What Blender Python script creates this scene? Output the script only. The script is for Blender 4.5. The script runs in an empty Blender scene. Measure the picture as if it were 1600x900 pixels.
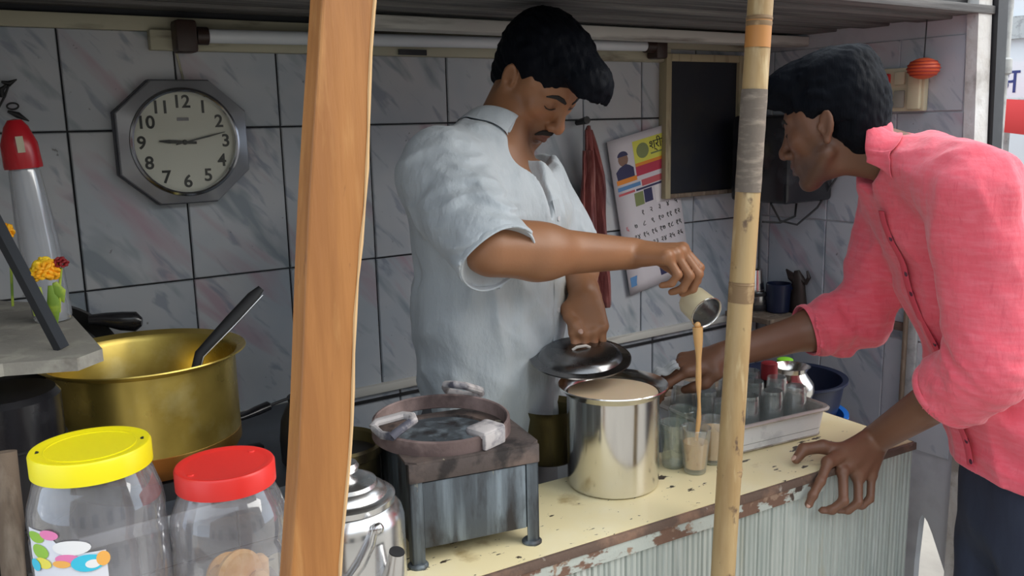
import bpy, bmesh, math, random
import numpy as np
from mathutils import Vector, Matrix
from mathutils.bvhtree import BVHTree
random.seed(7)
S = bpy.context.scene
COL = S.collection
V = Vector
# ------------------------------------------------------------------ camera, sky, sun, exposure
cam_d = bpy.data.cameras.new('camera'); cam = bpy.data.objects.new('camera', cam_d); COL.objects.link(cam)
cam_d.sensor_width = 36.0
cam_d.lens = 1387.17 * 36.0 / 1600.0
cam_d.clip_start = 0.02
_f = V((0.5502,0.8143,-0.1849)); _u = V((0.1223,0.1404,0.9825)); _r = V((0.8261,-0.5632,-0.0223))
cam.matrix_world = Matrix(((_r.x, _u.x, -_f.x, 0.0), (_r.y, _u.y, -_f.y, -1.8385), (_r.z, _u.z, -_f.z, 1.52), (0, 0, 0, 1)))
S.camera = cam
S.view_settings.view_transform = 'Standard'
S.view_settings.look = 'None'
S.view_settings.gamma = 1.0
S.view_settings.use_curve_mapping = False
S.view_settings.exposure = 0.52
world = bpy.data.worlds.new('overcast_sky'); S.world = world; world.use_nodes = True
wn = world.node_tree; wn.nodes.clear()
w_out = wn.nodes.new('ShaderNodeOutputWorld'); w_bg = wn.nodes.new('ShaderNodeBackground')
w_tc = wn.nodes.new('ShaderNodeTexCoord'); w_sep = wn.nodes.new('ShaderNodeSeparateXYZ'); w_rmp = wn.nodes.new('ShaderNodeValToRGB')
wn.links.new(w_tc.outputs['Generated'], w_sep.inputs[0]); wn.links.new(w_sep.outputs['Z'], w_rmp.inputs['Fac'])
w_rmp.color_ramp.elements[0].position = 0.0; w_rmp.color_ramp.elements[0].color = (0.74, 0.85, 1.0, 1)
w_rmp.color_ramp.elements[1].position = 0.8; w_rmp.color_ramp.elements[1].color = (0.86, 0.94, 1.0, 1)
wn.links.new(w_rmp.outputs['Color'], w_bg.inputs['Color']); w_bg.inputs['Strength'].default_value = 1.35
wn.links.new(w_bg.outputs[0], w_out.inputs['Surface'])
sun_d = bpy.data.lights.new('hazy_sun', 'SUN'); sun_d.energy = 2.0; sun_d.angle = math.radians(50); sun_d.color = (1.0, 0.94, 0.85)
sun = bpy.data.objects.new('hazy_sun', sun_d); COL.objects.link(sun)
sun.rotation_euler = V((-0.62, 0.70, -0.60)).to_track_quat('-Z', 'Y').to_euler()

# ------------------------------------------------------------------ helpers
def link(o, parent=None):
    COL.objects.link(o)
    if parent is not None:
        o.parent = parent
    return o
def tag(o, label=None, cat=None, group=None, kind=None):
    if label: o['label'] = label
    if cat: o['category'] = cat
    if group: o['group'] = group
    if kind: o['kind'] = kind
    return o
def thing(name, label, cat, loc=(0, 0, 0), rz=0.0, group=None):
    o = bpy.data.objects.new(name, None); o.empty_display_size = 0.05
    link(o); o.location = loc; o.rotation_euler = (0, 0, rz)
    return tag(o, label, cat, group)
def setmat(me, m):
    if m is not None:
        for k in (m if isinstance(m, (list, tuple)) else [m]):
            me.materials.append(k)
class MB:
    """collects shapes in one bmesh"""
    def __init__(s): s.bm = bmesh.new()
    def box(s, lo, hi, M=None, bev=0.0):
        vs = [s.bm.verts.new((x, y, z)) for x in (lo[0], hi[0]) for y in (lo[1], hi[1]) for z in (lo[2], hi[2])]
        if M is not None:
            for v in vs: v.co = M @ v.co
        fs = [s.bm.faces.new([vs[i] for i in q]) for q in ((0, 1, 3, 2), (4, 6, 7, 5), (0, 4, 5, 1), (2, 3, 7, 6), (0, 2, 6, 4), (1, 5, 7, 3))]
        if bev > 0:
            es = list({e for f in fs for e in f.edges})
            bmesh.ops.bevel(s.bm, geom=es, offset=bev, segments=2, affect='EDGES', profile=0.5)
        return s
    def tube(s, pts, rad, n=12, flat=None, cap=True, closed=False):
        pts = [V(p) for p in pts]; m = len(pts)
        if not isinstance(rad, (list, tuple)): rad = [rad] * m
        rings = []; prev = None
        for i, p in enumerate(pts):
            a = pts[(i - 1) % m] if (i > 0 or closed) else p
            b = pts[(i + 1) % m] if (i < m - 1 or closed) else p
            t = (b - a).normalized()
            if prev is None:
                ref = V((0, 0, 1)) if abs(t.z) < 0.9 else V((1, 0, 0))
                if flat is not None: ref = V(flat)
                u = (ref - t * ref.dot(t)).normalized()
            else:
                u = (prev - t * prev.dot(t)).normalized()
            prev = u; w = t.cross(u)
            r = rad[i]; ru, rw = r if isinstance(r, (list, tuple)) else (r, r)
            rings.append([s.bm.verts.new(p + u * (ru * math.cos(2 * math.pi * k / n)) + w * (rw * math.sin(2 * math.pi * k / n))) for k in range(n)])
        for i in range(m if closed else m - 1):
            A, B = rings[i], rings[(i + 1) % m]
            for k in range(n):
                s.bm.faces.new((A[k], A[(k + 1) % n], B[(k + 1) % n], B[k]))
        if cap and not closed:
            s.bm.faces.new(rings[0][::-1]); s.bm.faces.new(rings[-1])
        return s
    def lathe(s, prof, n=48, M=None):
        rings = []
        for r, z in prof:
            if r < 1e-6: rings.append([s.bm.verts.new((0, 0, z))])
            else: rings.append([s.bm.verts.new((r * math.cos(2 * math.pi * k / n), r * math.sin(2 * math.pi * k / n), z)) for k in range(n)])
        if M is not None:
            for R in rings:
                for v in R: v.co = M @ v.co
        for A, B in zip(rings, rings[1:]):
            for k in range(n):
                a = A[k % len(A)]; b = A[(k + 1) % len(A)]; c = B[(k + 1) % len(B)]; d = B[k % len(B)]
                q = []
                for v in (a, b, c, d):
                    if v not in q: q.append(v)
                if len(q) > 2: s.bm.faces.new(q)
        return s
    def prism(s, poly, z0, z1, M=None):
        A = [s.bm.verts.new((x, y, z0)) for x, y in poly]; B = [s.bm.verts.new((x, y, z1)) for x, y in poly]
        if M is not None:
            for v in A + B: v.co = M @ v.co
        n = len(poly)
        s.bm.faces.new(A[::-1]); s.bm.faces.new(B)
        for k in range(n): s.bm.faces.new((A[k], A[(k + 1) % n], B[(k + 1) % n], B[k]))
        return s
    def ball(s, c, r, seg=16, rings=10, M=None):
        n0 = len(s.bm.verts)
        R = r if isinstance(r, (list, tuple)) else (r, r, r)
        prof = [(math.sin(math.pi * i / rings), -math.cos(math.pi * i / rings)) for i in range(rings + 1)]
        prof[0] = (0, -1); prof[-1] = (0, 1)
        T = Matrix.Translation(V(c)) @ (M.to_4x4() if M is not None else Matrix.Identity(4)) @ Matrix.Diagonal((R[0], R[1], R[2], 1))
        return s.lathe(prof, seg, T)
    def grid(s, P, closed_u=False):
        """P[i][j] points"""
        vs = [[s.bm.verts.new(p) for p in row] for row in P]
        ni = len(vs)
        for i in range(ni if closed_u else ni - 1):
            A, B = vs[i], vs[(i + 1) % ni]
            for j in range(len(A) - 1):
                s.bm.faces.new((A[j], A[j + 1], B[j + 1], B[j]))
        return s
    def mesh(s, name, m=None, smooth=True, sharp=35):
        bmesh.ops.recalc_face_normals(s.bm, faces=s.bm.faces[:])
        me = bpy.data.meshes.new(name); s.bm.to_mesh(me); s.bm.free()
        setmat(me, m)
        if smooth:
            me.shade_smooth()
            me.set_sharp_from_angle(angle=math.radians(sharp))
        return me
    def obj(s, name, m=None, parent=None, smooth=True, sharp=35, loc=None):
        o = bpy.data.objects.new(name, s.mesh(name, m, smooth, sharp))
        if loc is not None: o.location = loc
        return link(o, parent)
def inst(name, me, parent=None, loc=None, rot=None):
    o = bpy.data.objects.new(name, me); link(o, parent)
    if loc is not None: o.location = loc
    if rot is not None: o.rotation_euler = rot
    return o
def world_part(o, root):
    """o was built in world coordinates; hang it under root"""
    o.parent = root; o.matrix_parent_inverse = Matrix.LocRotScale(root.location, root.rotation_euler, None).inverted(); return o
def dup(root, loc, rz=None, label=None):
    c = root.copy(); link(c); c.location = loc
    if rz is not None: c.rotation_euler = (0, 0, rz)
    if label: c['label'] = label
    for ch in list(root.children):
        d = ch.copy(); COL.objects.link(d); d.parent = c
        for g in list(ch.children):
            e = g.copy(); COL.objects.link(e); e.parent = d
    return c
def frame(o, x, z):
    """matrix with origin o, x axis along x, z axis near z"""
    z = V(z).normalized(); x = V(x); x = (x - z * x.dot(z)).normalized(); y = z.cross(x)
    return Matrix(((x.x, y.x, z.x, o[0]), (x.y, y.y, z.y, o[1]), (x.z, y.z, z.z, o[2]), (0, 0, 0, 1)))
def text_mesh(body, size, M, m, name, parent, depth=0.0004, align='CENTER', bold=0.0):
    cu = bpy.data.curves.new(name, 'FONT'); cu.body = body; cu.size = size; cu.align_x = align; cu.align_y = 'CENTER'
    cu.extrude = depth; cu.offset = bold; cu.resolution_u = 4
    t = bpy.data.objects.new(name, cu); COL.objects.link(t)
    me = bpy.data.meshes.new_from_object(t.evaluated_get(bpy.context.evaluated_depsgraph_get()))
    bpy.data.objects.remove(t); bpy.data.curves.remove(cu)
    me.transform(M); me.materials.clear(); me.materials.append(m)
    return inst(name, me, parent)

# ------------------------------------------------------------------ materials
def new_mat(name):
    m = bpy.data.materials.new(name); m.use_nodes = True
    nt = m.node_tree; b = nt.nodes['Principled BSDF']
    return m, nt, b
def node(nt, t, **kw):
    n = nt.nodes.new(t)
    for k, v in kw.items(): setattr(n, k, v)
    return n
def coords(nt, stretch=(1, 1, 1), rot=(0, 0, 0), kind='Object', rand=0.0):
    tc = node(nt, 'ShaderNodeTexCoord'); mp = node(nt, 'ShaderNodeMapping')
    mp.inputs['Scale'].default_value = stretch; mp.inputs['Rotation'].default_value = rot
    src = tc.outputs[kind]
    if rand:
        oi = node(nt, 'ShaderNodeObjectInfo'); ml = node(nt, 'ShaderNodeVectorMath', operation='MULTIPLY_ADD')
        cb = node(nt, 'ShaderNodeCombineXYZ')
        for i in range(3): nt.links.new(oi.outputs['Random'], cb.inputs[i])
        ml.inputs[1].default_value = (rand, rand * 1.7, rand * 2.3)
        nt.links.new(cb.outputs[0], ml.inputs[0]); nt.links.new(src, ml.inputs[2]); src = ml.outputs[0]
    nt.links.new(src, mp.inputs['Vector'])
    return mp.outputs['Vector']
def noise(nt, vec, scale, detail=4, rough=0.55, dist=0.0):
    n = node(nt, 'ShaderNodeTexNoise'); n.inputs['Scale'].default_value = scale; n.inputs['Detail'].default_value = detail
    n.inputs['Roughness'].default_value = rough; n.inputs['Distortion'].default_value = dist
    nt.links.new(vec, n.inputs['Vector']); return n.outputs['Fac']
def ramp(nt, fac, stops):
    r = node(nt, 'ShaderNodeValToRGB'); e = r.color_ramp.elements
    while len(e) < len(stops): e.new(0.5)
    for k, (p, c) in enumerate(stops):
        e[k].position = p; e[k].color = (c[0], c[1], c[2], 1) if isinstance(c, (tuple, list)) else (c, c, c, 1)
    nt.links.new(fac, r.inputs['Fac']); return r.outputs['Color']
def mix(nt, fac, a, b, mode='MIX'):
    n = node(nt, 'ShaderNodeMix', data_type='RGBA', blend_type=mode)
    for s, v in ((0, fac), (6, a), (7, b)):
        if hasattr(v, 'is_linked'): nt.links.new(v, n.inputs[s])
        elif isinstance(v, (tuple, list)): n.inputs[s].default_value = (v[0], v[1], v[2], 1)
        else: n.inputs[s].default_value = v
    return n.outputs[2]
def bump(nt, b, h, strength=0.3, dist=0.01):
    n = node(nt, 'ShaderNodeBump'); n.inputs['Strength'].default_value = strength; n.inputs['Distance'].default_value = dist
    nt.links.new(h, n.inputs['Height']); nt.links.new(n.outputs[0], b.inputs['Normal'])
def pm(name, base, rough=0.5, metal=0.0, spots=(), bmp=None, spec=0.5, stretch=(1, 1, 1), rot=(0, 0, 0), rand=0.0, rr=None, coat=0.0, sheen=0.0, sss=0.0, attr=None):
    """base colour with layered noise spots: (colour, scale, lo, hi[, stretch])"""
    m, nt, b = new_mat(name)
    b.inputs['Roughness'].default_value = rough; b.inputs['Metallic'].default_value = metal
    b.inputs['Specular IOR Level'].default_value = spec
    if coat: b.inputs['Coat Weight'].default_value = coat
    if sheen: b.inputs['Sheen Weight'].default_value = sheen
    if sss:
        b.inputs['Subsurface Weight'].default_value = sss; b.inputs['Subsurface Radius'].default_value = (0.01, 0.004, 0.002); b.inputs['Subsurface Scale'].default_value = 0.4
    c = base
    if attr:
        a = node(nt, 'ShaderNodeVertexColor', layer_name=attr); c = a.outputs['Color']
    for sp in spots:
        col, sc, lo, hi = sp[:4]
        v = coords(nt, sp[4] if len(sp) > 4 else stretch, sp[5] if len(sp) > 5 else rot, rand=rand)
        f = ramp(nt, noise(nt, v, sc, 5), [(lo, 0.0), (hi, 1.0)])
        c = mix(nt, f, c, col)
    if hasattr(c, 'is_linked'): nt.links.new(c, b.inputs['Base Color'])
    else: b.inputs['Base Color'].default_value = (*c, 1)
    if bmp:
        v = coords(nt, bmp[3] if len(bmp) > 3 else stretch, rot, rand=rand)
        bump(nt, b, noise(nt, v, bmp[0], 5), bmp[1], bmp[2])
    if rr:
        v = coords(nt, stretch, rot, rand=rand)
        f = ramp(nt, noise(nt, v, rr[0], 4), [(0.3, rr[1]), (0.7, rr[2])]); nt.links.new(f, b.inputs['Roughness'])
    return m
def glass_mat(name, tint, refl=0.12, alpha_tint=0.9, rough=0.03, haze=0.0, hazecol=(0.8, 0.8, 0.8), spots=None):
    """thin clear wall: mostly see-through, mirror-like at grazing angles, a little milky haze"""
    m = bpy.data.materials.new(name); m.use_nodes = True; nt = m.node_tree; nt.nodes.clear()
    out = node(nt, 'ShaderNodeOutputMaterial'); tr = node(nt, 'ShaderNodeBsdfTransparent'); gl = node(nt, 'ShaderNodeBsdfGlossy'); df = node(nt, 'ShaderNodeBsdfDiffuse')
    tr.inputs['Color'].default_value = (*tint, 1); gl.inputs['Roughness'].default_value = rough; df.inputs['Color'].default_value = (*hazecol, 1)
    fr = node(nt, 'ShaderNodeLayerWeight'); fr.inputs['Blend'].default_value = 0.35
    mr = node(nt, 'ShaderNodeMapRange'); mr.inputs['To Min'].default_value = refl * 0.35; mr.inputs['To Max'].default_value = min(1, refl * 4)
    nt.links.new(fr.outputs['Facing'], mr.inputs['Value'])
    m1 = node(nt, 'ShaderNodeMixShader'); m2 = node(nt, 'ShaderNodeMixShader')
    m1.inputs[0].default_value = haze
    if spots:
        f = ramp(nt, noise(nt, coords(nt, spots[3] if len(spots) > 3 else (1, 1, 1)), spots[0], 4), [(spots[1], haze * 0.4), (spots[2], min(1, haze * 2.2))]); nt.links.new(f, m1.inputs[0])
    nt.links.new(tr.outputs[0], m1.inputs[1]); nt.links.new(df.outputs[0], m1.inputs[2])
    nt.links.new(mr.outputs[0], m2.inputs[0]); nt.links.new(m1.outputs[0], m2.inputs[1]); nt.links.new(gl.outputs[0], m2.inputs[2])
    nt.links.new(m2.outputs[0], out.inputs['Surface'])
    return m

def tile_mat(name, base, warm):
    m, nt, b = new_mat(name)
    b.inputs['Roughness'].default_value = 0.28; b.inputs['Specular IOR Level'].default_value = 0.45
    big = noise(nt, coords(nt, rand=9.0), 5.0, 3)
    c = mix(nt, ramp(nt, big, [(0.35, 0.0), (0.7, 1.0)]), base, warm)
    # soft diagonal brush marks in grey-teal and pink, as printed on the glaze
    for col, off, sc, lo, hi in (((0.17, 0.22, 0.26), 13.0, 11.0, 0.585, 0.70), ((0.42, 0.27, 0.33), 21.0, 9.0, 0.59, 0.72), ((0.24, 0.27, 0.34), 35.0, 24.0, 0.585, 0.68)):
        v0 = coords(nt, (1, 1, 1), (0, math.radians(40), 0), rand=off); mp = node(nt, 'ShaderNodeMapping'); mp.inputs['Scale'].default_value = (1.5, 1.5, 0.42); nt.links.new(v0, mp.inputs['Vector']); v = mp.outputs['Vector']
        c = mix(nt, ramp(nt, noise(nt, v, sc, 3, 0.5, 0.4), [(lo, 0.0), (hi, 0.70)]), c, col)
    sm = noise(nt, coords(nt, rand=3.0), 60.0, 3)
    c = mix(nt, ramp(nt, sm, [(0.72, 0.0), (0.76, 0.7)]), c, (0.12, 0.11, 0.11))
    nt.links.new(c, b.inputs['Base Color'])
    bump(nt, b, noise(nt, coords(nt, rand=5.0), 14, 3), 0.05, 0.01)
    return m
M_tile = tile_mat('glazed_tile', (0.41, 0.45, 0.50), (0.52, 0.53, 0.55))
M_grout = pm('dark_grout', (0.035, 0.037, 0.042), 0.9)
M_plank = pm('grey_roof_plank', (0.16, 0.155, 0.15), 0.85, spots=[((0.07, 0.068, 0.07), 6, 0.45, 0.65, (0.3, 6, 6)), ((0.25, 0.24, 0.22), 9, 0.55, 0.75, (0.3, 8, 8))], bmp=(14, 0.4, 0.01, (0.4, 8, 8)), rand=4)
M_band = pm('pale_painted_batten', (0.46, 0.44, 0.33), 0.7, spots=[((0.14, 0.12, 0.09), 7, 0.55, 0.7, (0.6, 3, 3))], rand=3)
M_whiteband = pm('whitewashed_batten', (0.55, 0.54, 0.50), 0.7, spots=[((0.22, 0.20, 0.18), 7, 0.55, 0.7, (0.4, 5, 5))], rand=3)
M_concrete = pm('worn_plaster', (0.52, 0.50, 0.47), 0.9, spots=[((0.30, 0.27, 0.24), 14, 0.5, 0.62), ((0.66, 0.66, 0.66), 5, 0.5, 0.7)], bmp=(30, 0.5, 0.01))
M_plasterwhite = pm('whitewashed_plaster', (0.50, 0.52, 0.55), 0.9, spots=[((0.40, 0.41, 0.44), 8, 0.5, 0.7)], bmp=(30, 0.3, 0.006))
M_ground = pm('dusty_ground', (0.42, 0.38, 0.33), 0.95, spots=[((0.30, 0.27, 0.24), 3, 0.4, 0.7)], bmp=(20, 0.3, 0.01))
M_wood = pm('orange_varnished_wood', (0.37, 0.155, 0.042), 0.55, spots=[((0.29, 0.115, 0.03), 5, 0.42, 0.62, (9, 9, 0.8)), ((0.48, 0.24, 0.08), 8, 0.56, 0.78, (6, 6, 0.9)), ((0.20, 0.08, 0.025), 26, 0.68, 0.74, (3, 3, 0.7)), ((0.72, 0.5, 0.3), 60, 0.74, 0.77, (1, 1, 0.6))], bmp=(22, 0.25, 0.004, (6, 6, 0.5)))
M_woodedge = pm('splintered_pale_edge', (0.62, 0.40, 0.20), 0.8)
M_darkwood = pm('weathered_dark_wood', (0.17, 0.125, 0.09), 0.9, spots=[((0.33, 0.27, 0.21), 14, 0.5, 0.7, (2, 2, 0.6)), ((0.06, 0.045, 0.035), 9, 0.55, 0.7, (3, 3, 0.5))], bmp=(30, 0.5, 0.006))
M_bamboo = pm('dry_bamboo', (0.44, 0.305, 0.145), 0.5, spots=[((0.36, 0.23, 0.10), 10, 0.45, 0.65, (3, 3, 0.6)), ((0.58, 0.45, 0.25), 12, 0.55, 0.72, (4, 4, 0.8)), ((0.14, 0.085, 0.05), 34, 0.63, 0.70, (1, 1, 0.7))], bmp=(30, 0.2, 0.003, (4, 4, 0.5)))
M_bambooring = pm('bamboo_node_ring', (0.24, 0.15, 0.075), 0.7, spots=[((0.45, 0.31, 0.16), 40, 0.5, 0.65)])
M_binding = pm('grey_twine_binding', (0.17, 0.14, 0.115), 0.9, spots=[((0.30, 0.25, 0.2), 30, 0.5, 0.7, (1, 1, 4))], bmp=(60, 0.5, 0.003))
M_top = pm('yellow_laminate', (0.84, 0.73, 0.44), 0.35, spots=[((0.86, 0.80, 0.58), 5, 0.45, 0.7), ((0.45, 0.33, 0.15), 11, 0.62, 0.74), ((0.055, 0.042, 0.03), 17, 0.640, 0.652, (0.8, 1.9, 1)), ((0.07, 0.05, 0.035), 60, 0.69, 0.71, (1, 2, 1))])
M_edge = pm('rusty_counter_edge', (0.13, 0.085, 0.065), 0.85, spots=[((0.27, 0.16, 0.11), 16, 0.5, 0.66), ((0.5, 0.45, 0.40), 30, 0.64, 0.72)], bmp=(40, 0.6, 0.006))
M_panel = pm('chipped_grey_green_plank', (0.47, 0.50, 0.46), 0.6, spots=[((0.36, 0.40, 0.37), 9, 0.4, 0.7, (4, 4, 0.4)), ((0.40, 0.36, 0.24), 5, 0.58, 0.75, (3, 3, 0.5)), ((0.60, 0.62, 0.58), 14, 0.58, 0.75, (5, 5, 0.3)), ((0.10, 0.07, 0.055), 22, 0.70, 0.73, (1, 1, 0.6))], rand=6, bmp=(90, 0.35, 0.004, (1, 1, 0.03)))
M_rustband = pm('peeled_rusty_band', (0.44, 0.47, 0.43), 0.75, spots=[((0.17, 0.095, 0.065), 13, 0.50, 0.53, (1, 1, 2.2)), ((0.30, 0.20, 0.14), 40, 0.58, 0.64), ((0.07, 0.045, 0.035), 22, 0.60, 0.63)], bmp=(40, 0.6, 0.005))
M_steel = pm('polished_steel', (0.72, 0.71, 0.69), 0.17, 1.0, rr=(6, 0.12, 0.26), stretch=(6, 6, 0.4))
M_steeldull = pm('dull_steel', (0.50, 0.50, 0.50), 0.28, 1.0, rr=(14, 0.2, 0.38))
M_lid = pm('dark_steel_lid', (0.20, 0.20, 0.205), 0.24, 1.0, rr=(14, 0.18, 0.34), spots=[((0.62, 0.55, 0.40), 18, 0.70, 0.74)])
M_alu = pm('hammered_aluminium', (0.80, 0.80, 0.80), 0.22, 1.0, rr=(10, 0.16, 0.36))
M_brass = pm('aged_brass', (0.62, 0.47, 0.12), 0.36, 0.85, spots=[((0.46, 0.33, 0.075), 7, 0.45, 0.65), ((0.70, 0.60, 0.27), 11, 0.55, 0.75)], rr=(9, 0.22, 0.45))
M_iron = pm('sooty_blue_grey_iron', (0.085, 0.10, 0.115), 0.55, 0.35, spots=[((0.23, 0.28, 0.32), 8, 0.48, 0.72, (5, 5, 0.4)), ((0.035, 0.033, 0.035), 9, 0.5, 0.64, (3, 3, 0.8)), ((0.42, 0.38, 0.26), 34, 0.68, 0.72, (2, 2, 0.6))], bmp=(40, 0.25, 0.004))  # pale upright streaks are highlights put into the colour, over real soot
M_irontop = pm('scorched_iron', (0.095, 0.075, 0.07), 0.7, 0.2, spots=[((0.22, 0.16, 0.135), 9, 0.48, 0.66), ((0.03, 0.025, 0.025), 14, 0.5, 0.6), ((0.45, 0.41, 0.3), 40, 0.68, 0.72)], bmp=(50, 0.4, 0.004))
M_ring = pm('burnt_burner_ring', (0.15, 0.105, 0.10), 0.7, 0.2, spots=[((0.42, 0.31, 0.29), 8, 0.46, 0.66), ((0.06, 0.045, 0.045), 12, 0.55, 0.68)], bmp=(50, 0.4, 0.004))
M_ash = pm('ash_white_pan_support', (0.50, 0.47, 0.47), 0.75, 0.1, spots=[((0.10, 0.10, 0.13), 22, 0.46, 0.6), ((0.70, 0.68, 0.68), 14, 0.55, 0.7)], bmp=(50, 0.4, 0.003))
M_black = pm('soot_black', (0.012, 0.012, 0.014), 0.5, spots=[((0.03, 0.03, 0.032), 12, 0.5, 0.7)])
M_blackgloss = pm('black_enamel', (0.012, 0.012, 0.015), 0.22, spots=[((0.035, 0.035, 0.04), 10, 0.5, 0.7)])
M_olive = pm('blackened_brass', (0.16, 0.13, 0.055), 0.4, 0.8, spots=[((0.05, 0.04, 0.025), 8, 0.45, 0.62, (2, 2, 0.6))])
M_dial = pm('cream_clock_dial', (0.60, 0.61, 0.53), 0.4)
M_case = pm('silver_grey_clock_case', (0.36, 0.37, 0.40), 0.32, 0.45, spots=[((0.28, 0.29, 0.32), 6, 0.45, 0.7)])
M_casedark = pm('dark_clock_side', (0.045, 0.05, 0.07), 0.4)
M_chrome = pm('chrome_bezel', (0.62, 0.64, 0.68), 0.18, 1.0)
M_ink = pm('black_ink', (0.022, 0.025, 0.022), 0.5)
M_inkgrey = pm('grey_ink', (0.20, 0.20, 0.22), 0.5)
M_tube = pm('frosted_tube_glass', (0.70, 0.74, 0.78), 0.25)
M_yellow = pm('yellow_plastic', (0.90, 0.78, 0.008), 0.38, sss=0.1)
M_red = pm('red_plastic', (0.78, 0.035, 0.028), 0.36, sss=0.1)
M_jar = glass_mat('clear_jar_plastic', (0.93, 0.93, 0.95), 0.16, rough=0.05, haze=0.17, hazecol=(0.62, 0.62, 0.66), spots=(9, 0.35, 0.7, (1, 1, 0.5)))
M_glass = glass_mat('drinking_glass', (0.985, 0.99, 0.988), 0.18, rough=0.02, haze=0.11, hazecol=(0.6, 0.66, 0.64))
M_greenglass = glass_mat('greenish_glass', (0.965, 0.985, 0.975), 0.16, rough=0.02, haze=0.10, hazecol=(0.52, 0.62, 0.55))
M_tea = pm('milky_tea', (0.70, 0.42, 0.17), 0.25, sss=0.2)
M_teacream = pm('creamy_tea_surface', (0.72, 0.56, 0.38), 0.25, sss=0.2)
M_milk = pm('tea_stained_cream', (0.66, 0.58, 0.38), 0.4)
M_water = pm('grey_rinse_water', (0.24, 0.26, 0.25), 0.06, spec=0.7)
M_white = pm('white_enamel', (0.74, 0.75, 0.77), 0.4, spots=[((0.36, 0.37, 0.42), 16, 0.55, 0.7), ((0.78, 0.79, 0.8), 8, 0.5, 0.7)])
M_trayrim = pm('worn_tray_rim', (0.52, 0.48, 0.44), 0.45, 0.3, spots=[((0.30, 0.26, 0.23), 20, 0.5, 0.66)])
M_board = pm('blackboard_slate', (0.012, 0.014, 0.022), 0.42, spots=[((0.03, 0.028, 0.024), 5, 0.5, 0.7)])
M_frame = pm('pale_wood_frame', (0.42, 0.36, 0.23), 0.6, spots=[((0.14, 0.11, 0.07), 9, 0.55, 0.72, (4, 4, 0.6))])
M_towel = pm('maroon_towel_cloth', (0.22, 0.055, 0.05), 0.9, spots=[((0.34, 0.13, 0.11), 22, 0.5, 0.66, (3, 3, 0.5)), ((0.09, 0.025, 0.03), 12, 0.5, 0.68, (4, 4, 0.4))], bmp=(60, 0.5, 0.006, (3, 3, 0.5)), sheen=0.2)
M_paper = pm('calendar_paper', (0.66, 0.62, 0.66), 0.6)
M_switch = pm('cream_switch_plate', (0.58, 0.53, 0.36), 0.45)
M_navy = pm('navy_plastic', (0.010, 0.016, 0.045), 0.35)
M_blue = pm('bright_blue_plastic', (0.02, 0.20, 0.75), 0.35)
M_leaf = pm('leaf_green', (0.16, 0.28, 0.03), 0.5, spots=[((0.38, 0.48, 0.05), 30, 0.45, 0.6)])
M_petal = pm('marigold_petal', (0.92, 0.42, 0.01), 0.6, spots=[((0.95, 0.68, 0.03), 26, 0.42, 0.6)], rand=4)
M_redpetal = pm('dark_red_petal', (0.25, 0.012, 0.015), 0.6)
M_slab = pm('grey_stone_slab', (0.30, 0.29, 0.26), 0.8, spots=[((0.45, 0.44, 0.38), 16, 0.5, 0.68), ((0.14, 0.12, 0.11), 10, 0.58, 0.7)], bmp=(40, 0.4, 0.004))
M_strap = pm('dark_metal_strap', (0.05, 0.055, 0.065), 0.5, 0.5)
M_biscuit = pm('baked_biscuit', (0.62, 0.33, 0.10), 0.7, spots=[((0.74, 0.50, 0.24), 26, 0.45, 0.65), ((0.35, 0.15, 0.05), 14, 0.58, 0.7)], bmp=(60, 0.3, 0.003))
M_redcloth = pm('red_awning_cloth', (0.72, 0.06, 0.06), 0.8)
M_pale = pm('pale_building_wall', (0.72, 0.74, 0.76), 0.9)
M_signink = pm('dark_blue_sign_paint', (0.02, 0.03, 0.16), 0.5)
M_pole = pm('grey_galvanised_pole', (0.46, 0.47, 0.46), 0.6, 0.2, spots=[((0.30, 0.30, 0.30), 24, 0.5, 0.65)])
M_redlamp = pm('orange_red_woven_lantern', (0.65, 0.10, 0.03), 0.5)
def flat(name, c, r=0.55): return pm(name, c, r)
# ------------------------------------------------------------------ setting
def struct(o): o['kind'] = 'structure'; return o
TW, TH, G = 0.2026, 0.30, 0.0035
X0, XR, Y0R, TR = 0.2583, 2.175, -0.0402, 0.2037
ROWZ = [1.5188 - 0.3 * k for k in range(-1, 6)]
def tile_mesh(w, h, cache={}):
    key = (round(w, 4), round(h, 4))
    if key not in cache:
        mb = MB(); b = 0.0018; t = 0.006
        a = [(0, 0), (w, 0), (w, h), (0, h)]; c = [(b, b), (w - b, b), (w - b, h - b), (b, h - b)]
        L = [[mb.bm.verts.new((x, 0, z)) for x, z in a], [mb.bm.verts.new((x, -t * 0.6, z)) for x, z in a], [mb.bm.verts.new((x, -t, z)) for x, z in c]]
        for A, B in zip(L, L[1:]):
            for k in range(4): mb.bm.faces.new((A[k], A[(k + 1) % 4], B[(k + 1) % 4], B[k]))
        mb.bm.faces.new(L[2]); mb.bm.faces.new(L[0][::-1])
        cache[key] = mb.mesh('tile', M_tile, smooth=False)
    return cache[key]
wb = struct(MB().box((-0.12, 0.0, 0.0), (XR + 0.1, 0.10, 1.80)).obj('wall_back', M_grout, smooth=False))
def rows(zlo, zhi):
    out = []
    for z in ROWZ:
        a, b = max(z - TH, zlo), min(z, zhi)
        if b - a > 0.02: out.append((a, b))
    return out
for (a, b) in rows(0.30, 1.705):
    shift = 0.0 if a > 0.90 else 0.045
    for c in range(-2, 11):
        xl, xr = max(X0 + shift + c * TW, -0.11), min(X0 + shift + (c + 1) * TW, XR - 0.008)
        if xr - xl < 0.02: continue
        o = inst('tile', tile_mesh(xr - xl - G, b - a - G), wb, (xl + G / 2, -0.001, a + G / 2))
        o.rotation_euler = (random.uniform(-.004, .004), random.uniform(-.003, .003), random.uniform(-.004, .004))
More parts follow.
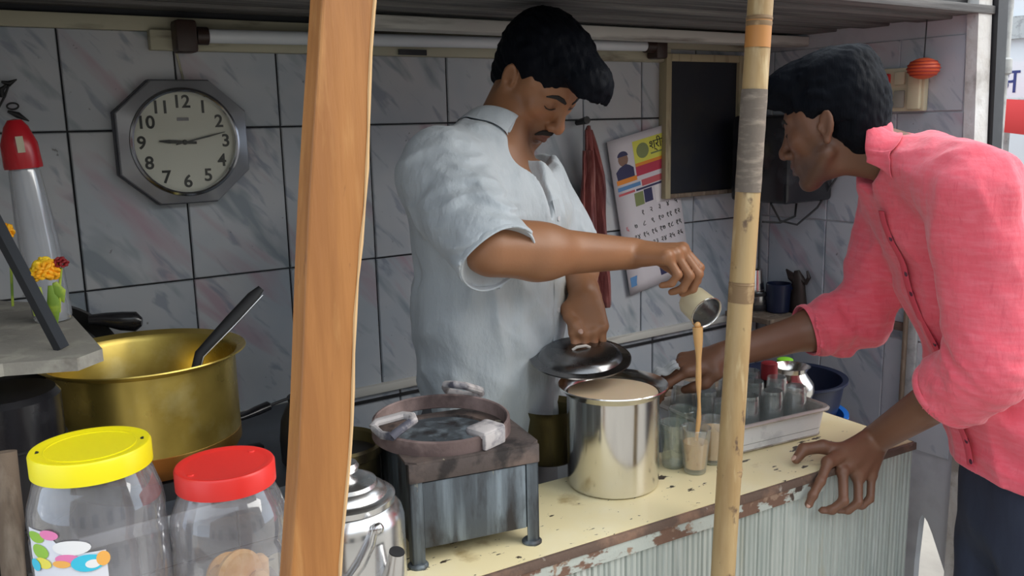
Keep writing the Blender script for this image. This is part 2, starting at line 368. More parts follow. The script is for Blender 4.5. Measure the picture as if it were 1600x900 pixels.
wr = struct(MB().prism([(0.10, 0.0), (-0.572, 0.0), (-0.574, 0.30), (-0.580, 0.425), (-0.588, 0.445), (-0.603, 0.428), (-0.618, 0.400), (-0.640, 0.350), (-0.662, 0.30), (-0.664, 0.0), (-0.69, 0.0), (-0.69, 0.6), (-0.645, 1.80), (0.10, 1.80)], XR, XR + 0.025, Matrix(((0, 0, 1, 0), (1, 0, 0, 0), (0, 1, 0, 0), (0, 0, 0, 1)))).obj('wall_right', M_plasterwhite, smooth=False))
for (a, b) in rows(0.0, 1.705):
    for c in range(-1, 3):
        yh, yl = min(Y0R - c * TR, -0.008), Y0R - (c + 1) * TR
        if yh - yl < 0.02 or (c == 2 and a < 0.6): continue
        if c == 2: yl += max(0, 0.0375 * (b - 0.6) - 0.012)
        o = inst('tile', tile_mesh(yh - yl - G, b - a - G), wr, (XR + 0.001, yh - G / 2, a + G / 2), (0, 0, -math.pi / 2))
# plastered end of the right wall
pe = MB().prism([(-0.664, 0), (-0.692, 0), (-0.692, 0.6), (-0.647, 1.80), (-0.619, 1.80), (-0.664, 0.6)], XR - 0.010, XR + 0.05, Matrix(((0, 0, 1, 0), (1, 0, 0, 0), (0, 1, 0, 0), (0, 0, 0, 1)))).obj('plaster_edge', M_concrete, wr, smooth=False)
struct(MB().box((-0.20, -0.74, 0.0), (-0.12, 0.10, 1.80)).obj('wall_left', M_concrete, smooth=False))
fl = struct(MB().box((-0.3, -0.95, -0.05), (XR + 0.1, 0.1, 0.0)).obj('floor', M_concrete, smooth=False))
struct(MB().box((-14, -14, -0.12), (14, 14, -0.05)).obj('ground_1', M_ground, smooth=False))
# ledge capping the dado
led = MB(); led.box((-0.12, -0.022, 0.905), (XR - 0.008, -0.0, 0.925), bev=0.003); struct(led.obj('trim_1', M_whiteband, sharp=40))
struct(MB().box((-0.12, -0.012, 0.885), (XR - 0.008, -0.0, 0.892)).obj('trim_2', M_black, smooth=False))
# painted batten above the tiles and pale beam under the roof
struct(MB().box((-0.12, -0.014, 1.703), (XR, 0.0, 1.730), bev=0.002).obj('trim_3', M_band))
struct(MB().box((0.78, -0.16, 1.710), (XR, -0.10, 1.737), bev=0.004).obj('trim_4', M_whiteband))
# ceiling of planks, then an unseen canopy shaped to shade the left interior
ce = struct(MB().box((-0.3, -0.62, 1.768), (XR + 0.15, 0.1, 1.80)).obj('ceiling', M_black, smooth=False))
y = 0.0; k = 0
while y > -0.60:
    w = [0.085, 0.07, 0.10, 0.075][k % 4]
    MB().box((-0.12, y - w + 0.006, 1.742 + 0.006 * (k % 2)), (XR + 0.1, y, 1.768), bev=0.003).obj('plank', M_plank, ce); y -= w; k += 1
cn = struct(MB().prism([(-0.60, 1.80), (-1.22, 1.95), (-1.22, 1.98), (-0.60, 1.83)], -0.6, 1.16, Matrix(((0, 0, 1, 0), (1, 0, 0, 0), (0, 1, 0, 0), (0, 0, 0, 1)))).obj('trim_5', M_plank, smooth=False))  # out of view; edge height and width set to darken the left, open the right
# dark doorpost and jamb beyond the right wall
struct(MB().prism([(-0.64, 0), (-0.715, 0), (-0.655, 1.95), (-0.58, 1.95)], XR + 0.055, XR + 0.10, Matrix(((0, 0, 1, 0), (1, 0, 0, 0), (0, 1, 0, 0), (0, 0, 0, 1)))).obj('trim_6', M_black, smooth=False))
# metal angle iron and broken metal rail on the right wall
t = thing('angle_iron', 'grey vertical angle iron fixed up the right tiled wall', 'metal post', (XR - 0.006, -0.535, 0.66))
MB().box((-0.012, -0.012, 0), (0, 0.012, 0.42), bev=0.002).obj('flange', M_pole, t)
MB().box((-0.024, 0.012, 0), (0, 0.020, 0.42), bev=0.002).obj('web', M_darkwood, t)
tag(MB().box((XR - 0.022, -0.515, 0.944), (XR - 0.008, -0.36, 0.966), bev=0.003).obj('rusty_rail', M_edge), 'short rusty rail fixed across the right tiled wall', 'rail')

# ------------------------------------------------------------------ tube light along the top of the back wall
tl = thing('tube_light', 'long unlit white tube light along the top of back wall', 'tube light', (0.474, -0.028, 1.693))
MB().box((-0.06, 0.0, -0.026), (1.29, 0.022, 0.012), bev=0.003).obj('batten', M_band, tl)
MB().tube([(0.03, -0.025, 0.0), (1.19, -0.025, 0.012)], 0.0135, 16).obj('tube', M_tube, tl)
for x, z in ((0.0, 0.0), (1.22, 0.012)):
    h = MB(); h.box((x - 0.022, -0.042, z - 0.032), (x + 0.018, 0.0, z + 0.028), bev=0.006)
    h.tube([(x + 0.018 if x < .5 else x - 0.05, -0.025, z), (x + 0.04 if x < .5 else x - 0.022, -0.025, z)], 0.017, 14)
    h.obj('lamp_holder', pm('dark_brown_bakelite', (0.035, 0.018, 0.014), 0.4), tl)
MB().box((0.46, -0.004, -0.024), (0.53, 0.0, -0.012)).obj('ballast_plate', M_black, tl, smooth=False)
tag(MB().tube([(0.462, -0.010, 1.672), (0.468, -0.010, 1.645), (0.472, -0.014, 1.612)], 0.0022, 8).obj('hanging_string', M_band), 'thin pale cord from tube light down to the clock', 'cord')

# ------------------------------------------------------------------ octagonal wall clock
ck = thing('wall_clock', 'octagonal silver grey wall clock with cream dial', 'clock', (0.4595, -0.006, 1.4935))
W, H, cw, ch = 0.122, 0.117, 0.055, 0.058
octo = [(-cw, -H), (cw, -H), (W, -ch), (W, ch), (cw, H), (-cw, H), (-W, ch), (-W, -ch)]
FX = Matrix(((1, 0, 0, 0), (0, 0, -1, 0), (0, 1, 0, 0), (0, 0, 0, 1)))      # (x, y, depth) -> wall facing -Y
MB().prism([(x * 1.02, z * 1.02) for x, z in octo], 0.0, 0.018, FX).obj('case_side', M_casedark, ck, smooth=False)
mb = MB(); n = 64; RD = 0.102
def oct_r(a):
    c, s = math.cos(a), math.sin(a); best = 9
    for i in range(8):
        p, q = octo[i], octo[(i + 1) % 8]; ex, ey = q[0] - p[0], q[1] - p[1]
        den = c * ey - s * ex
        if abs(den) > 1e-9:
            tt = (p[0] * ey - p[1] * ex) / den; uu = (p[0] * s - p[1] * c) / den
            if tt > 0 and -1e-6 <= uu <= 1 + 1e-6: best = min(best, tt)
    return best
P = []
for i in range(n):
    a = 2 * math.pi * (i + 0.5) / n; r = oct_r(a); c, s = math.cos(a), math.sin(a)
    P.append([FX @ V((c * q, s * q, d)) for q, d in ((r, 0.020), (r, 0.028), (r * 0.985, 0.031), (RD + 0.002, 0.038), (RD, 0.034), (RD, 0.014))])
mb.grid(P, True).obj('case_front', M_case, ck, sharp=25)
mb = MB(); mb.lathe([(RD - 0.001, 0.030), (RD + 0.001, 0.040), (RD - 0.003, 0.042), (RD - 0.006, 0.040), (RD - 0.007, 0.034)], 64, FX); mb.obj('bezel_ring', M_chrome, ck)
MB().lathe([(0, 0.026), (RD, 0.026), (RD, 0.014)], 64, FX).obj('dial', M_dial, ck)
for i in range(1, 13):
    a = math.radians(90 - 30 * i); rr = 0.0765
    text_mesh(str(i), 0.034, FX @ Matrix.Translation((rr * math.cos(a) * 1.04, rr * math.sin(a), 0.0265)), M_ink, 'numeral', ck, bold=0.0007)
def hand(ang, l, w, tail, zz):
    a = math.radians(ang); M = FX @ Matrix.Rotation(a, 4, 'Z')
    MB().prism([(-tail, -w * .7), (l * 0.6, -w), (l, -w * 0.35), (l, w * 0.35), (l * 0.6, w), (-tail, w * .7)], zz, zz + 0.0012, M).obj('clock_hand', M_ink, ck, smooth=False)
hand(176, 0.048, 0.0036, 0.022, 0.0285); hand(13, 0.080, 0.0017, 0.018, 0.030)
MB().lathe([(0, 0.033), (0.004, 0.0325), (0.005, 0.028)], 16, FX).obj('hand_cap', M_ink, ck)
MB().box((-0.011, -0.0275, 0.041), (0.011, -0.026, 0.047)).obj('maker_plate', M_inkgrey, ck, smooth=False)
MB().lathe([(0, 0.0395), (RD * 0.5, 0.0392), (RD - 0.004, 0.0375)], 48, FX).obj('cover_glass', glass_mat('clock_glass', (0.97, 0.97, 0.97), 0.05), ck)

# ------------------------------------------------------------------ blackboard, black box, calendar, towel
def at_wall(px): return px
bb = thing('blackboard', 'wood framed blackboard hung on back wall behind bamboo pole', 'blackboard', (1.738, -0.007, 1.297))
w_, h_ = 0.308, 0.393
MB().box((0.018, -0.018, 0.012), (w_ - 0.018, -0.004, h_ - 0.012)).obj('slate', M_board, bb, smooth=False)
for lo, hi in (((0, -0.03, 0), (0.02, 0, h_)), ((w_ - 0.02, -0.03, 0), (w_, 0, h_)), ((0.02, -0.028, h_ - 0.02), (w_ - 0.02, 0, h_))):
    MB().box(lo, hi, bev=0.002).obj('frame_rail', M_frame, bb)
MB().box((0.02, -0.028, 0), (w_ - 0.02, 0, 0.012), bev=0.002).obj('frame_rail', M_darkwood, bb)
bx = thing('hanging_box', 'black box in the wall corner with dangling black cables', 'speaker box', (2.06, -0.16, 1.28))
MB().box((-0.10, -0.11, 0.0), (0.10, 0.09, 0.24), bev=0.012).obj('cabinet', M_blackgloss, bx)
MB().lathe([(0, 0.004), (0.05, 0.004), (0.062, 0.010), (0.07, 0.004), (0.07, 0)], 32, Matrix.Translation((0, -0.11, 0.12)) @ FX).obj('cone', M_black, bx)
cb = MB()
cb.tube([(-0.09, -0.05, 0.0), (-0.06, -0.06, -0.05), (0.0, -0.07, -0.065), (0.06, -0.09, -0.02), (0.10, -0.13, 0.08)], 0.003, 8)
cb.tube([(0.02, -0.05, 0.0), (-0.01, -0.07, -0.04), (-0.06, -0.06, -0.055), (-0.11, -0.04, -0.05)], 0.003, 8)
cb.obj('cable', M_black, bx)

cal = thing('wall_calendar', 'tilted paper calendar with date grid below portrait, hung on tiles', 'calendar', (1.6262,-0.0180,1.0484))
# local axes: x to the right along the paper, z up; the sheet leans a little
_c0 = V((1.6262,-0.0180,1.0357)); _c1 = V((1.5419,-0.0180,1.4597)); _c2 = V((1.7830,-0.0180,1.5083))
_up = (_c1 - _c0); CH = _up.length; _rt = V((_up.z, 0, -_up.x)).normalized(); CW = 0.235
CM = frame(_c0 - V(cal.location), _rt, V((0, -1, 0)))       # x right, y up(?), z out of wall
if (CM.to_3x3() @ V((0, 1, 0))).z < 0: CM = CM @ Matrix.Diagonal((1, -1, -1, 1))
def card(x0, y0, x1, y1, z, m, name, bend=0):
    mb = MB(); mb.box((x0 * CW, y0 * CH, z - 0.0006), (x1 * CW, y1 * CH, z), CM); return mb.obj(name, m, cal, smooth=False)
mb = MB(); nn = 14
P = []
for i in range(nn + 1):
    row = []
    for j in range(5):
        yy = CH * i / nn; row.append(CM @ V((CW * j / 4, yy, 0.0010 * math.sin(j * 1.3) * (1 - i / nn) ** 2 - 0.001)))
    P.append(row)
sh = mb.grid(P).obj('sheet', M_paper, cal)
md = sh.modifiers.new('thick', 'SOLIDIFY'); md.thickness = 0.003; md.offset = -1
card(0.0, 0.985, 1.0, 1.0, 0.0016, M_inkgrey, 'tin_strip')
c_y = flat('print_yellow', (0.72, 0.70, 0.10)); c_r = flat('print_crimson', (0.50, 0.035, 0.08)); c_o = flat('print_orange', (0.80, 0.27, 0.03)); c_b = flat('print_blue', (0.10, 0.25, 0.50)); c_g = flat('print_olive', (0.22, 0.26, 0.10))
c_p = flat('print_pinkred', (0.55, 0.10, 0.12)); c_n = flat('print_navy', (0.03, 0.03, 0.10)); c_s = flat('print_skin', (0.25, 0.14, 0.10)); c_w = flat('print_pale', (0.74, 0.70, 0.72))
card(0.36, 0.80, 1.0, 0.955, 0.0024, c_y, 'yellow_panel'); card(0.36, 0.735, 1.0, 0.80, 0.0024, c_r, 'crimson_panel'); card(0.05, 0.715, 0.36, 0.745, 0.0024, c_o, 'orange_panel')
card(0.36, 0.795, 1.0, 0.815, 0.0028, c_o, 'orange_stripe')
mb = MB(); mb.prism([(0.07, .745), (0.33, .745), (0.33, .80), (0.28, .82), (0.22, .835), (0.12, .82), (0.06, .795)], 0.0018, 0.0026, CM @ Matrix.Diagonal((CW, CH, 1, 1))); mb.obj('portrait_coat', c_n, cal, smooth=False)
mb = MB(); mb.prism([(0.19 + 0.075 * math.cos(a), 0.865 + 0.042 * math.sin(a)) for a in [2 * math.pi * k / 16 for k in range(16)]], 0.0018, 0.0025, CM @ Matrix.Diagonal((CW, CH, 1, 1))); mb.obj('portrait_face', c_s, cal, smooth=False)
mb = MB(); mb.prism([(0.19 + 0.08 * math.cos(a), 0.885 + 0.032 * math.sin(a)) for a in [math.pi * k / 10 for k in range(11)]], 0.0018, 0.0028, CM @ Matrix.Diagonal((CW, CH, 1, 1))); mb.obj('portrait_hair', c_n, cal, smooth=False)
mb = MB(); mb.prism([(0.50 + 0.095 * math.cos(a), 0.885 + 0.048 * math.sin(a)) for a in [2 * math.pi * k / 20 for k in range(20)]], 0.0020, 0.0030, CM @ Matrix.Diagonal((CW, CH, 1, 1))); mb.obj('round_emblem', c_g, cal, smooth=False)
text_mesh('श्रीराई', 0.034, CM @ Matrix.Translation((0.79 * CW, 0.90 * CH, 0.0032)), M_ink, 'heading', cal)
card(0.62, 0.845, 0.95, 0.855, 0.0030, c_g, 'text_line')
card(0.05, 0.675, 0.40, 0.700, 0.0024, c_b, 'blue_banner'); card(0.42, 0.665, 1.0, 0.705, 0.0024, c_p, 'red_banner'); card(0.05, 0.645, 0.30, 0.660, 0.0024, c_p, 'red_line'); card(0.32, 0.645, 1.0, 0.658, 0.0024, c_n, 'dark_line')
card(0.28, 0.55, 0.42, 0.635, 0.0024, c_g, 'small_photo'); card(0.43, 0.555, 0.56, 0.64, 0.0024, c_n, 'small_photo'); card(0.60, 0.53, 0.86, 0.64, 0.0024, c_w, 'pale_box')
text_mesh('१', 0.05, CM @ Matrix.Translation((0.93 * CW, 0.59 * CH, 0.0032)), M_ink, 'month_numeral', cal)
dig = '०१२३४५६७८९'
for r in range(6):
    for c in range(7):
        d = r * 7 + c - 1
        if 1 <= d <= 31 and r < 5:
            text_mesh(''.join(dig[int(q)] for q in str(d)), 0.021, CM @ Matrix.Translation(((0.10 + 0.135 * c) * CW, (0.50 - 0.072 * r) * CH, 0.003)), M_ink if c else c_p, 'date_numeral', cal, depth=0.0002)
card(0.03, 0.05, 0.22, 0.115, 0.0024, c_b, 'blue_box'); card(0.24, 0.05, 0.62, 0.125, 0.0024, c_n, 'navy_box'); card(0.64, 0.06, 0.97, 0.12, 0.0024, c_w, 'pale_box')

tw = thing('hanging_towel', 'maroon towel hanging from a nail behind white shirted man', 'towel', (1.4549,-0.0300,1.4982))
mb = MB(); P = []
T0 = V((0, 0, 0)); T1 = V((1.4814,-0.0350,1.0256)) - V(tw.location)
for i in range(25):
    s = i / 24; c = T0.lerp(T1, s); row = []
    wd = 0.010 + 0.028 * min(1, s * 3) + 0.012 * s
    for j in range(17):
        q = j / 16 * 2 - 1
        row.append(c + V((q * wd + 0.004 * math.sin(s * 9), -0.016 - 0.012 * math.cos(q * 7 + s * 3) * min(1, s * 4), 0.006 * math.cos(q * 3) * (1 - s))))
    P.append(row)
o = mb.grid(P).obj('cloth', M_towel, tw); md = o.modifiers.new('thick', 'SOLIDIFY'); md.thickness = 0.006
mb = MB(); P = []
for i in range(20):
    s = i / 19; c = T0.lerp(T1, 0.12 + s * 0.80); row = []
    for j in range(9):
        q = j / 8 * 2 - 1; row.append(c + V((-0.012 - 0.022 * s + q * (0.012 + 0.014 * s), -0.03 - 0.008 * math.cos(q * 5), 0)))
    P.append(row)
o = mb.grid(P).obj('loose_fold', M_towel, tw); md = o.modifiers.new('thick', 'SOLIDIFY'); md.thickness = 0.005
MB().tube([(-0.004, 0.03, 0.012), (-0.006, -0.022, 0.02)], [0.006, 0.010], 10).obj('nail', M_black, tw)

# ------------------------------------------------------------------ switch board and lantern on the right wall
sw = thing('switch_board', 'cream switch board with red switch above young man', 'switch board', (2.1680,-0.4782,1.5766))
B = V((0, 0, 0))
MB().box((-0.02, -0.055, -0.055), (0, 0.075, 0.055), bev=0.004).obj('plate', M_switch, sw)
MB().box((-0.03, 0.038, 0.012), (-0.02, 0.070, 0.042), bev=0.004).obj('red_switch', flat('red_switch_plastic', (0.5, 0.03, 0.03), 0.3), sw)
MB().box((-0.028, -0.004, 0.012), (-0.02, 0.026, 0.046), bev=0.004).obj('socket', M_switch, sw)
MB().box((-0.027, -0.004, -0.046), (-0.02, 0.026, -0.002), bev=0.003).obj('rocker', flat('grey_rocker', (0.35, 0.34, 0.28)), sw)
MB().box((-0.034, -0.050, -0.05), (-0.02, -0.016, 0.045), bev=0.004).obj('fuse_cover', flat('pale_fuse_cover', (0.66, 0.60, 0.40)), sw)
ln = thing('woven_lantern', 'small orange red woven lantern hanging above switch board', 'lantern', (2.1200,-0.5444,1.6250))
mb = MB(); mb.ball((0, 0, 0), (0.038, 0.038, 0.026), 24, 12); mb.obj('shade', M_redlamp, ln)
mb = MB()
for zz in (-0.016, -0.008, 0, 0.008, 0.016):
    r = 0.0385 * math.sqrt(max(0, 1 - (zz / 0.026) ** 2)); mb.tube([(r * math.cos(a), r * math.sin(a), zz) for a in [2 * math.pi * k / 24 for k in range(24)]], 0.0016, 6, closed=True)
mb.obj('hoop', flat('dark_red_hoop', (0.35, 0.03, 0.02)), ln)
MB().tube([(0, 0, 0.02), (0.004, 0, 0.20)], 0.0015, 6).obj('cord', M_black, ln)

# ------------------------------------------------------------------ shelf things in the far corner
sh = thing('corner_shelf', 'small dark shelf in the far corner under the steel cups', 'shelf', (2.0, -0.07, 0.93))
MB().box((0.0, -0.125, -0.004), (0.165, 0.045, 0.012), bev=0.002).obj('shelf_board', M_darkwood, sh)
def lathe_thing(name, label, cat, loc, prof, m, part='body', group=None, n=40):
    t = thing(name, label, cat, loc, group=group); MB().lathe(prof, n).obj(part, m, t); return t
sp = lathe_thing('steel_canister', 'round steel canister with dark band on the corner shelf', 'canister', (2.078, -0.075, 0.942), [(0, 0), (0.036, 0), (0.038, 0.004), (0.038, 0.055), (0.034, 0.060), (0, 0.062)], M_steeldull)
MB().lathe([(0.0385, 0.004), (0.0395, 0.008), (0.0395, 0.018), (0.0385, 0.022)], 40).obj('dark_band', M_black, sp)
MB().lathe([(0.0385, 0.048), (0.040, 0.050), (0.040, 0.056), (0.0385, 0.058)], 40).obj('lid_rim', M_black, sp)
tu = lathe_thing('steel_tumbler', 'steel tumbler upside down on top of the corner canister', 'tumbler', (2.078, -0.075, 1.004), [(0.026, 0), (0.0255, 0.003), (0.019, 0.062), (0.015, 0.066), (0, 0.067)], M_steel)
MB().tube([(0.026 * math.cos(a), 0.026 * math.sin(a), 0.002) for a in [2 * math.pi * k / 28 for k in range(28)]], 0.0012, 6, closed=True).obj('lip', M_steel, tu)
bc = lathe_thing('blue_cup', 'dark blue cup beside steel canister on the corner shelf', 'cup', (2.108, -0.135, 0.942), [(0, 0), (0.030, 0), (0.034, 0.004), (0.037, 0.085), (0.035, 0.087), (0.032, 0.01), (0, 0.008)], M_navy)
MB().tube([(0.036, -0.01, 0.07), (0.056, -0.018, 0.066), (0.060, -0.02, 0.04), (0.035, -0.01, 0.02)], 0.004, 8).obj('handle', M_blue, bc)
M_figure = pm('dark_bronze', (0.035, 0.024, 0.02), 0.5, 0.3)
fg = thing('dark_figurine', 'dark bird shaped figurine on the ledge above grey lota pot', 'figurine', (2.1380,-0.1867,0.9426))
fg.scale = (1.2, 1.2, 1.2)
mb = MB()
mb.tube([(0, 0, 0), (0, 0.004, 0.03), (0, 0.002, 0.06), (0, 0.006, 0.085), (0, 0.010, 0.105)], [(0.016, 0.022), (0.016, 0.024), (0.013, 0.017), (0.013, 0.018), (0.005, 0.007)], 14, flat=(1, 0, 0))
mb.obj('torso', M_figure, fg)
MB().tube([(0, 0.006, 0.080), (0, 0.024, 0.088), (0, 0.042, 0.104)], [(0.012, 0.012), (0.010, 0.013), 0.002], 12).obj('beak', M_figure, fg)
MB().tube([(0, -0.004, 0.085), (0, -0.018, 0.078), (0, -0.026, 0.092), (0, -0.02, 0.108)], [0.008, 0.006, 0.005, 0.002], 10).obj('raised_arm', M_figure, fg)
tag(MB().box((2.10, -0.31, 0.93), (2.168, -0.20, 0.942), bev=0.002).obj('wall_bracket', M_darkwood), 'small dark bracket on right wall under the bird figurine', 'bracket')
# ------------------------------------------------------------------ posts
ps = thing('wooden_post', 'orange wooden plank post standing in front of kettle', 'post', (0.275, -1.085, 0))
A = V((0.2733,-1.1000,1.1167)); Bt = V((0.3356,-1.1000,1.6231))
d = (Bt - A) / (Bt.z - A.z); A0 = A - d * A.z; A1 = A + d * (2.02 - A.z)
wid = 0.0500; th = 0.030
P = []; nz = 60
rv = random.Random(3)
for i in range(nz + 1):
    s = i / nz; c = A0.lerp(A1, s); row = []
    j = 0.0016 * math.sin(i * 0.9) + rv.uniform(-.0009, .0009); j2 = 0.0012 * math.sin(i * .5 + 2)
    hw = wid / 2 * (0.985 + 0.03 * s)
    z0 = c.z
    for px, py in ((-hw + j2, 0), (hw + j, 0), (hw + j, th), (-hw + j2, th), (-hw + j2, 0)):
        row.append(V((c.x + px, c.y + py, z0)) - V(ps.location))
    P.append(row)
mb = MB(); mb.grid(P)
bmesh.ops.remove_doubles(mb.bm, verts=mb.bm.verts[:], dist=0.0001)
o = mb.obj('shaft', M_wood, ps, smooth=False); bv = o.modifiers.new('edge', 'BEVEL'); bv.width = 0.0022; bv.segments = 2; bv.limit_method = 'ANGLE'; bv.angle_limit = 1.0
mb = MB(); P = []
for i in range(30, nz + 1):
    s = i / nz; c = A0.lerp(A1, s); hw = wid / 2 * (0.985 + 0.03 * s) + 0.0016 * math.sin(i * 0.9)
    q = c + V((hw, 0, 0)) - V(ps.location); P.append(q)
mb = MB(); mb.tube(P, [0.0009 + 0.0012 * abs(math.sin(i * 1.7)) for i in range(len(P))], 6).obj('splintered_edge', M_woodedge, ps)

bm_ = thing('bamboo_pole', 'upright bamboo pole standing in front of yellow counter', 'pole', (1.0, -0.90, 0))
A = V((1.0448,-0.9000,0.7793)); Bt = V((1.0970,-0.9000,1.6859)); d = (Bt - A) / (Bt.z - A.z); A0 = A - d * A.z; A1 = A + d * (1.95 - A.z)
bm_.location = A0
def bam(z): return A0 + d * z - V(A0)
nodes = [0.06, 0.36, 0.9515, 1.2557, 1.66]
pts = []; rad = []
z = 0.0
zz = sorted([i * 0.03 for i in range(66)] + nodes)
for z in zz:
    r = 0.0205 - 0.0016 * z / 1.9
    pts.append(bam(z) + V((0.0015 * math.sin(z * 5), 0.001 * math.cos(z * 4), 0))); rad.append(r)
MB().tube(pts, rad, 28).obj('culm', M_bamboo, bm_)
for z in nodes:
    r = 0.0205 - 0.0016 * z / 1.9
    MB().tube([bam(z - 0.009), bam(z - 0.003), bam(z), bam(z + 0.003), bam(z + 0.007)], [r * 1.005, r * 1.05, r * 1.0, r * 1.06, r * 1.0], 28, cap=False).obj('node_ring', M_bambooring, bm_)
za, zb = 1.4033, 1.5588
MB().tube([bam(za + (zb - za) * k / 8) for k in range(9)], [0.0197 + 0.0004 * (k % 2) for k in range(9)], 28, cap=False).obj('twine_binding', M_binding, bm_)
za, zb = 1.2300, 1.2626
MB().tube([bam(za), bam((za + zb) / 2), bam(zb)], [0.0199, 0.0203, 0.0199], 28, cap=False).obj('dark_scar', M_bambooring, bm_)
MB().tube([bam(1.6205), bam(1.6608)], [0.0194, 0.0193], 28, cap=False).obj('orange_stain', flat('orange_paint_stain', (0.50, 0.22, 0.06)), bm_)

# ------------------------------------------------------------------ counter
ZC = 0.86
ct = thing('tea_counter', 'yellow topped tea counter with grey green plank front', 'counter', (0.3, -0.79, 0))
LO = V((0.300, -0.783, 0)); RO = V((1.632, -0.872, 0)); ax = (RO - LO).normalized(); bk = V((-ax.y, ax.x, 0))
CT = Matrix(((ax.x, bk.x, 0, LO.x), (ax.y, bk.y, 0, LO.y), (0, 0, 1, 0), (0, 0, 0, 1))); CT = Matrix.Translation(-V(ct.location)) @ CT
CL = (RO - LO).length; CD = 0.24
mb = MB(); mb.prism([(0, 0.004), (CL, 0.004), (CL, CD), (0, CD)], ZC - 0.012, ZC, CT).obj('counter_top', M_top, ct, smooth=False)
mb = MB(); mb.box((0, -0.004, ZC - 0.016), (CL + 0.004, 0.004, ZC - 0.0008), CT, bev=0.0015)
mb.box((CL, 0.004, ZC - 0.016), (CL + 0.005, CD, ZC - 0.0008), CT, bev=0.001); mb.obj('edge_strip', M_edge, ct)
mb = MB(); mb.box((0.0, -0.0012, ZC - 0.042), (CL * 0.80, 0.0050, ZC - 0.0158), CT); mb.obj('rusted_band', M_rustband, ct, smooth=False)
mb = MB(); mb.box((0.02, 0.018, 0.05), (CL - 0.004, CD - 0.01, ZC - 0.014), CT); mb.obj('carcass', M_darkwood, ct, smooth=False)
pw = 0.0335; k = 0
pmesh = None
while k * pw < CL - 0.005:
    if pmesh is None:
        mb = MB()
        prof = [(0.0006, 0.012), (0.0006, 0.004), (0.003, 0.0), (0.0095, 0.0008), (0.0125, 0.0035), (0.0155, 0.0005), (0.022, 0.0006), (0.0245, 0.0032), (0.0270, 0.0004), (0.0310, 0.0), (0.0329, 0.004), (0.0329, 0.012)]
        mb.grid([[V((x, yv, zz)) for zz in (0.03, ZC - 0.013)] for x, yv in prof]); mb.bm.faces.new([v for v in mb.bm.verts if abs(v.co.z - 0.03) > 0.1][::-1])
        pmesh = mb.mesh('plank', M_panel, smooth=False)
    o = bpy.data.objects.new('plank', pmesh); link(o, ct); o.matrix_local = CT @ Matrix.Translation((k * pw, 0.004 + random.uniform(0, .0008), 0)); k += 1

def cpos(p): return V(p)
# ------------------------------------------------------------------ steel tea pot (big vessel) with lid held above
pot = thing('steel_pot', 'tall steel pot full of milky tea on yellow counter', 'pot', (1.013, -0.658, ZC))
R0 = 0.0835; HH = 0.188
MB().lathe([(0, 0.0), (R0 - 0.008, 0.0), (R0 - 0.002, 0.003), (R0, 0.010), (R0, HH - 0.022), (R0 + 0.001, HH - 0.014), (R0 + 0.014, HH - 0.002), (R0 + 0.0165, HH), (R0 + 0.0155, HH + 0.002), (R0 + 0.002, HH - 0.008), (R0 - 0.002, HH - 0.018), (R0 - 0.002, 0.006), (0, 0.004)], 72).obj('vessel', M_steel, pot)
MB().lathe([(0, HH - 0.014), (R0 * 0.6, HH - 0.0138), (R0 - 0.0022, HH - 0.0134)], 48).obj('tea_surface', M_teacream, pot)
lid = thing('pot_lid', 'dark steel lid held tilted above steel pot', 'lid', (1.0077,-0.5714,1.0938))
TL = Matrix.Rotation(math.radians(9), 4, V((0.826, -0.563, 0)))
MB().lathe([(0, 0.004), (0.030, 0.0035), (0.066, 0.001), (0.074, -0.004), (0.079, -0.011), (0.094, -0.0135), (0.0955, -0.0125), (0.0955, -0.015), (0.079, -0.014), (0.072, -0.007), (0, 0.001)], 64, TL).obj('disc', M_lid, lid)
MB().tube([TL @ V(p) for p in ((-0.016, 0.004, 0.004), (-0.008, 0.001, 0.009), (0.010, -0.004, 0.009), (0.018, -0.007, 0.004))], [(0.0028, 0.002)] * 4, 10).obj('bent_handle', M_trayrim, lid)
# dark open vessel between stove and pot
dp = thing('blackened_vessel', 'open blackened metal vessel between iron stove and steel pot', 'pot', (0.9920,-0.4885,0.8600))
MB().lathe([(0, 0), (0.050, 0), (0.054, 0.004), (0.055, 0.095), (0.062, 0.108), (0.063, 0.110), (0.053, 0.100), (0.052, 0.006), (0, 0.004)], 48).obj('vessel', M_olive, dp)
MB().lathe([(0, 0.070), (0.052, 0.070)], 32).obj('dark_contents', M_black, dp)

# ------------------------------------------------------------------ iron stove
st = thing('iron_stove', 'sooty iron box stove with burner ring on counter', 'stove', (0.6587,-0.7551,0.8600))
fl_ = V((0.5663,-0.7283,0.8600)); fr_ = V((0.7581,-0.7689,0.8600)); sx = (fr_ - fl_).normalized(); sy = V((-sx.y, sx.x, 0)); SW = (fr_ - fl_).length + 0.012; SD = 0.205; SH = 1.0283 - 0.86
ST = Matrix(((sx.x, sy.x, 0, fl_.x - sx.x * .006), (sx.y, sy.y, 0, fl_.y - sx.y * .006), (0, 0, 1, 0.86), (0, 0, 0, 1))); ST = Matrix.Translation(-V(st.location)) @ ST
MB().box((0.004, 0.006, 0.028), (SW - 0.004, SD - 0.006, SH - 0.004), ST).obj('body', M_iron, st, smooth=False)
MB().box((0.020, 0.0, 0.030), (SW - 0.022, 0.006, SH - 0.034), ST, bev=0.001).obj('front_panel', M_iron, st)
MB().box((-0.001, -0.003, SH - 0.032), (SW + 0.001, 0.006, SH - 0.002), ST, bev=0.0015).obj('top_rail', M_irontop, st)
tp = MB(); n = 48; cx_, cy_ = SW * 0.42, SD * 0.55; RI = 0.083; P = []
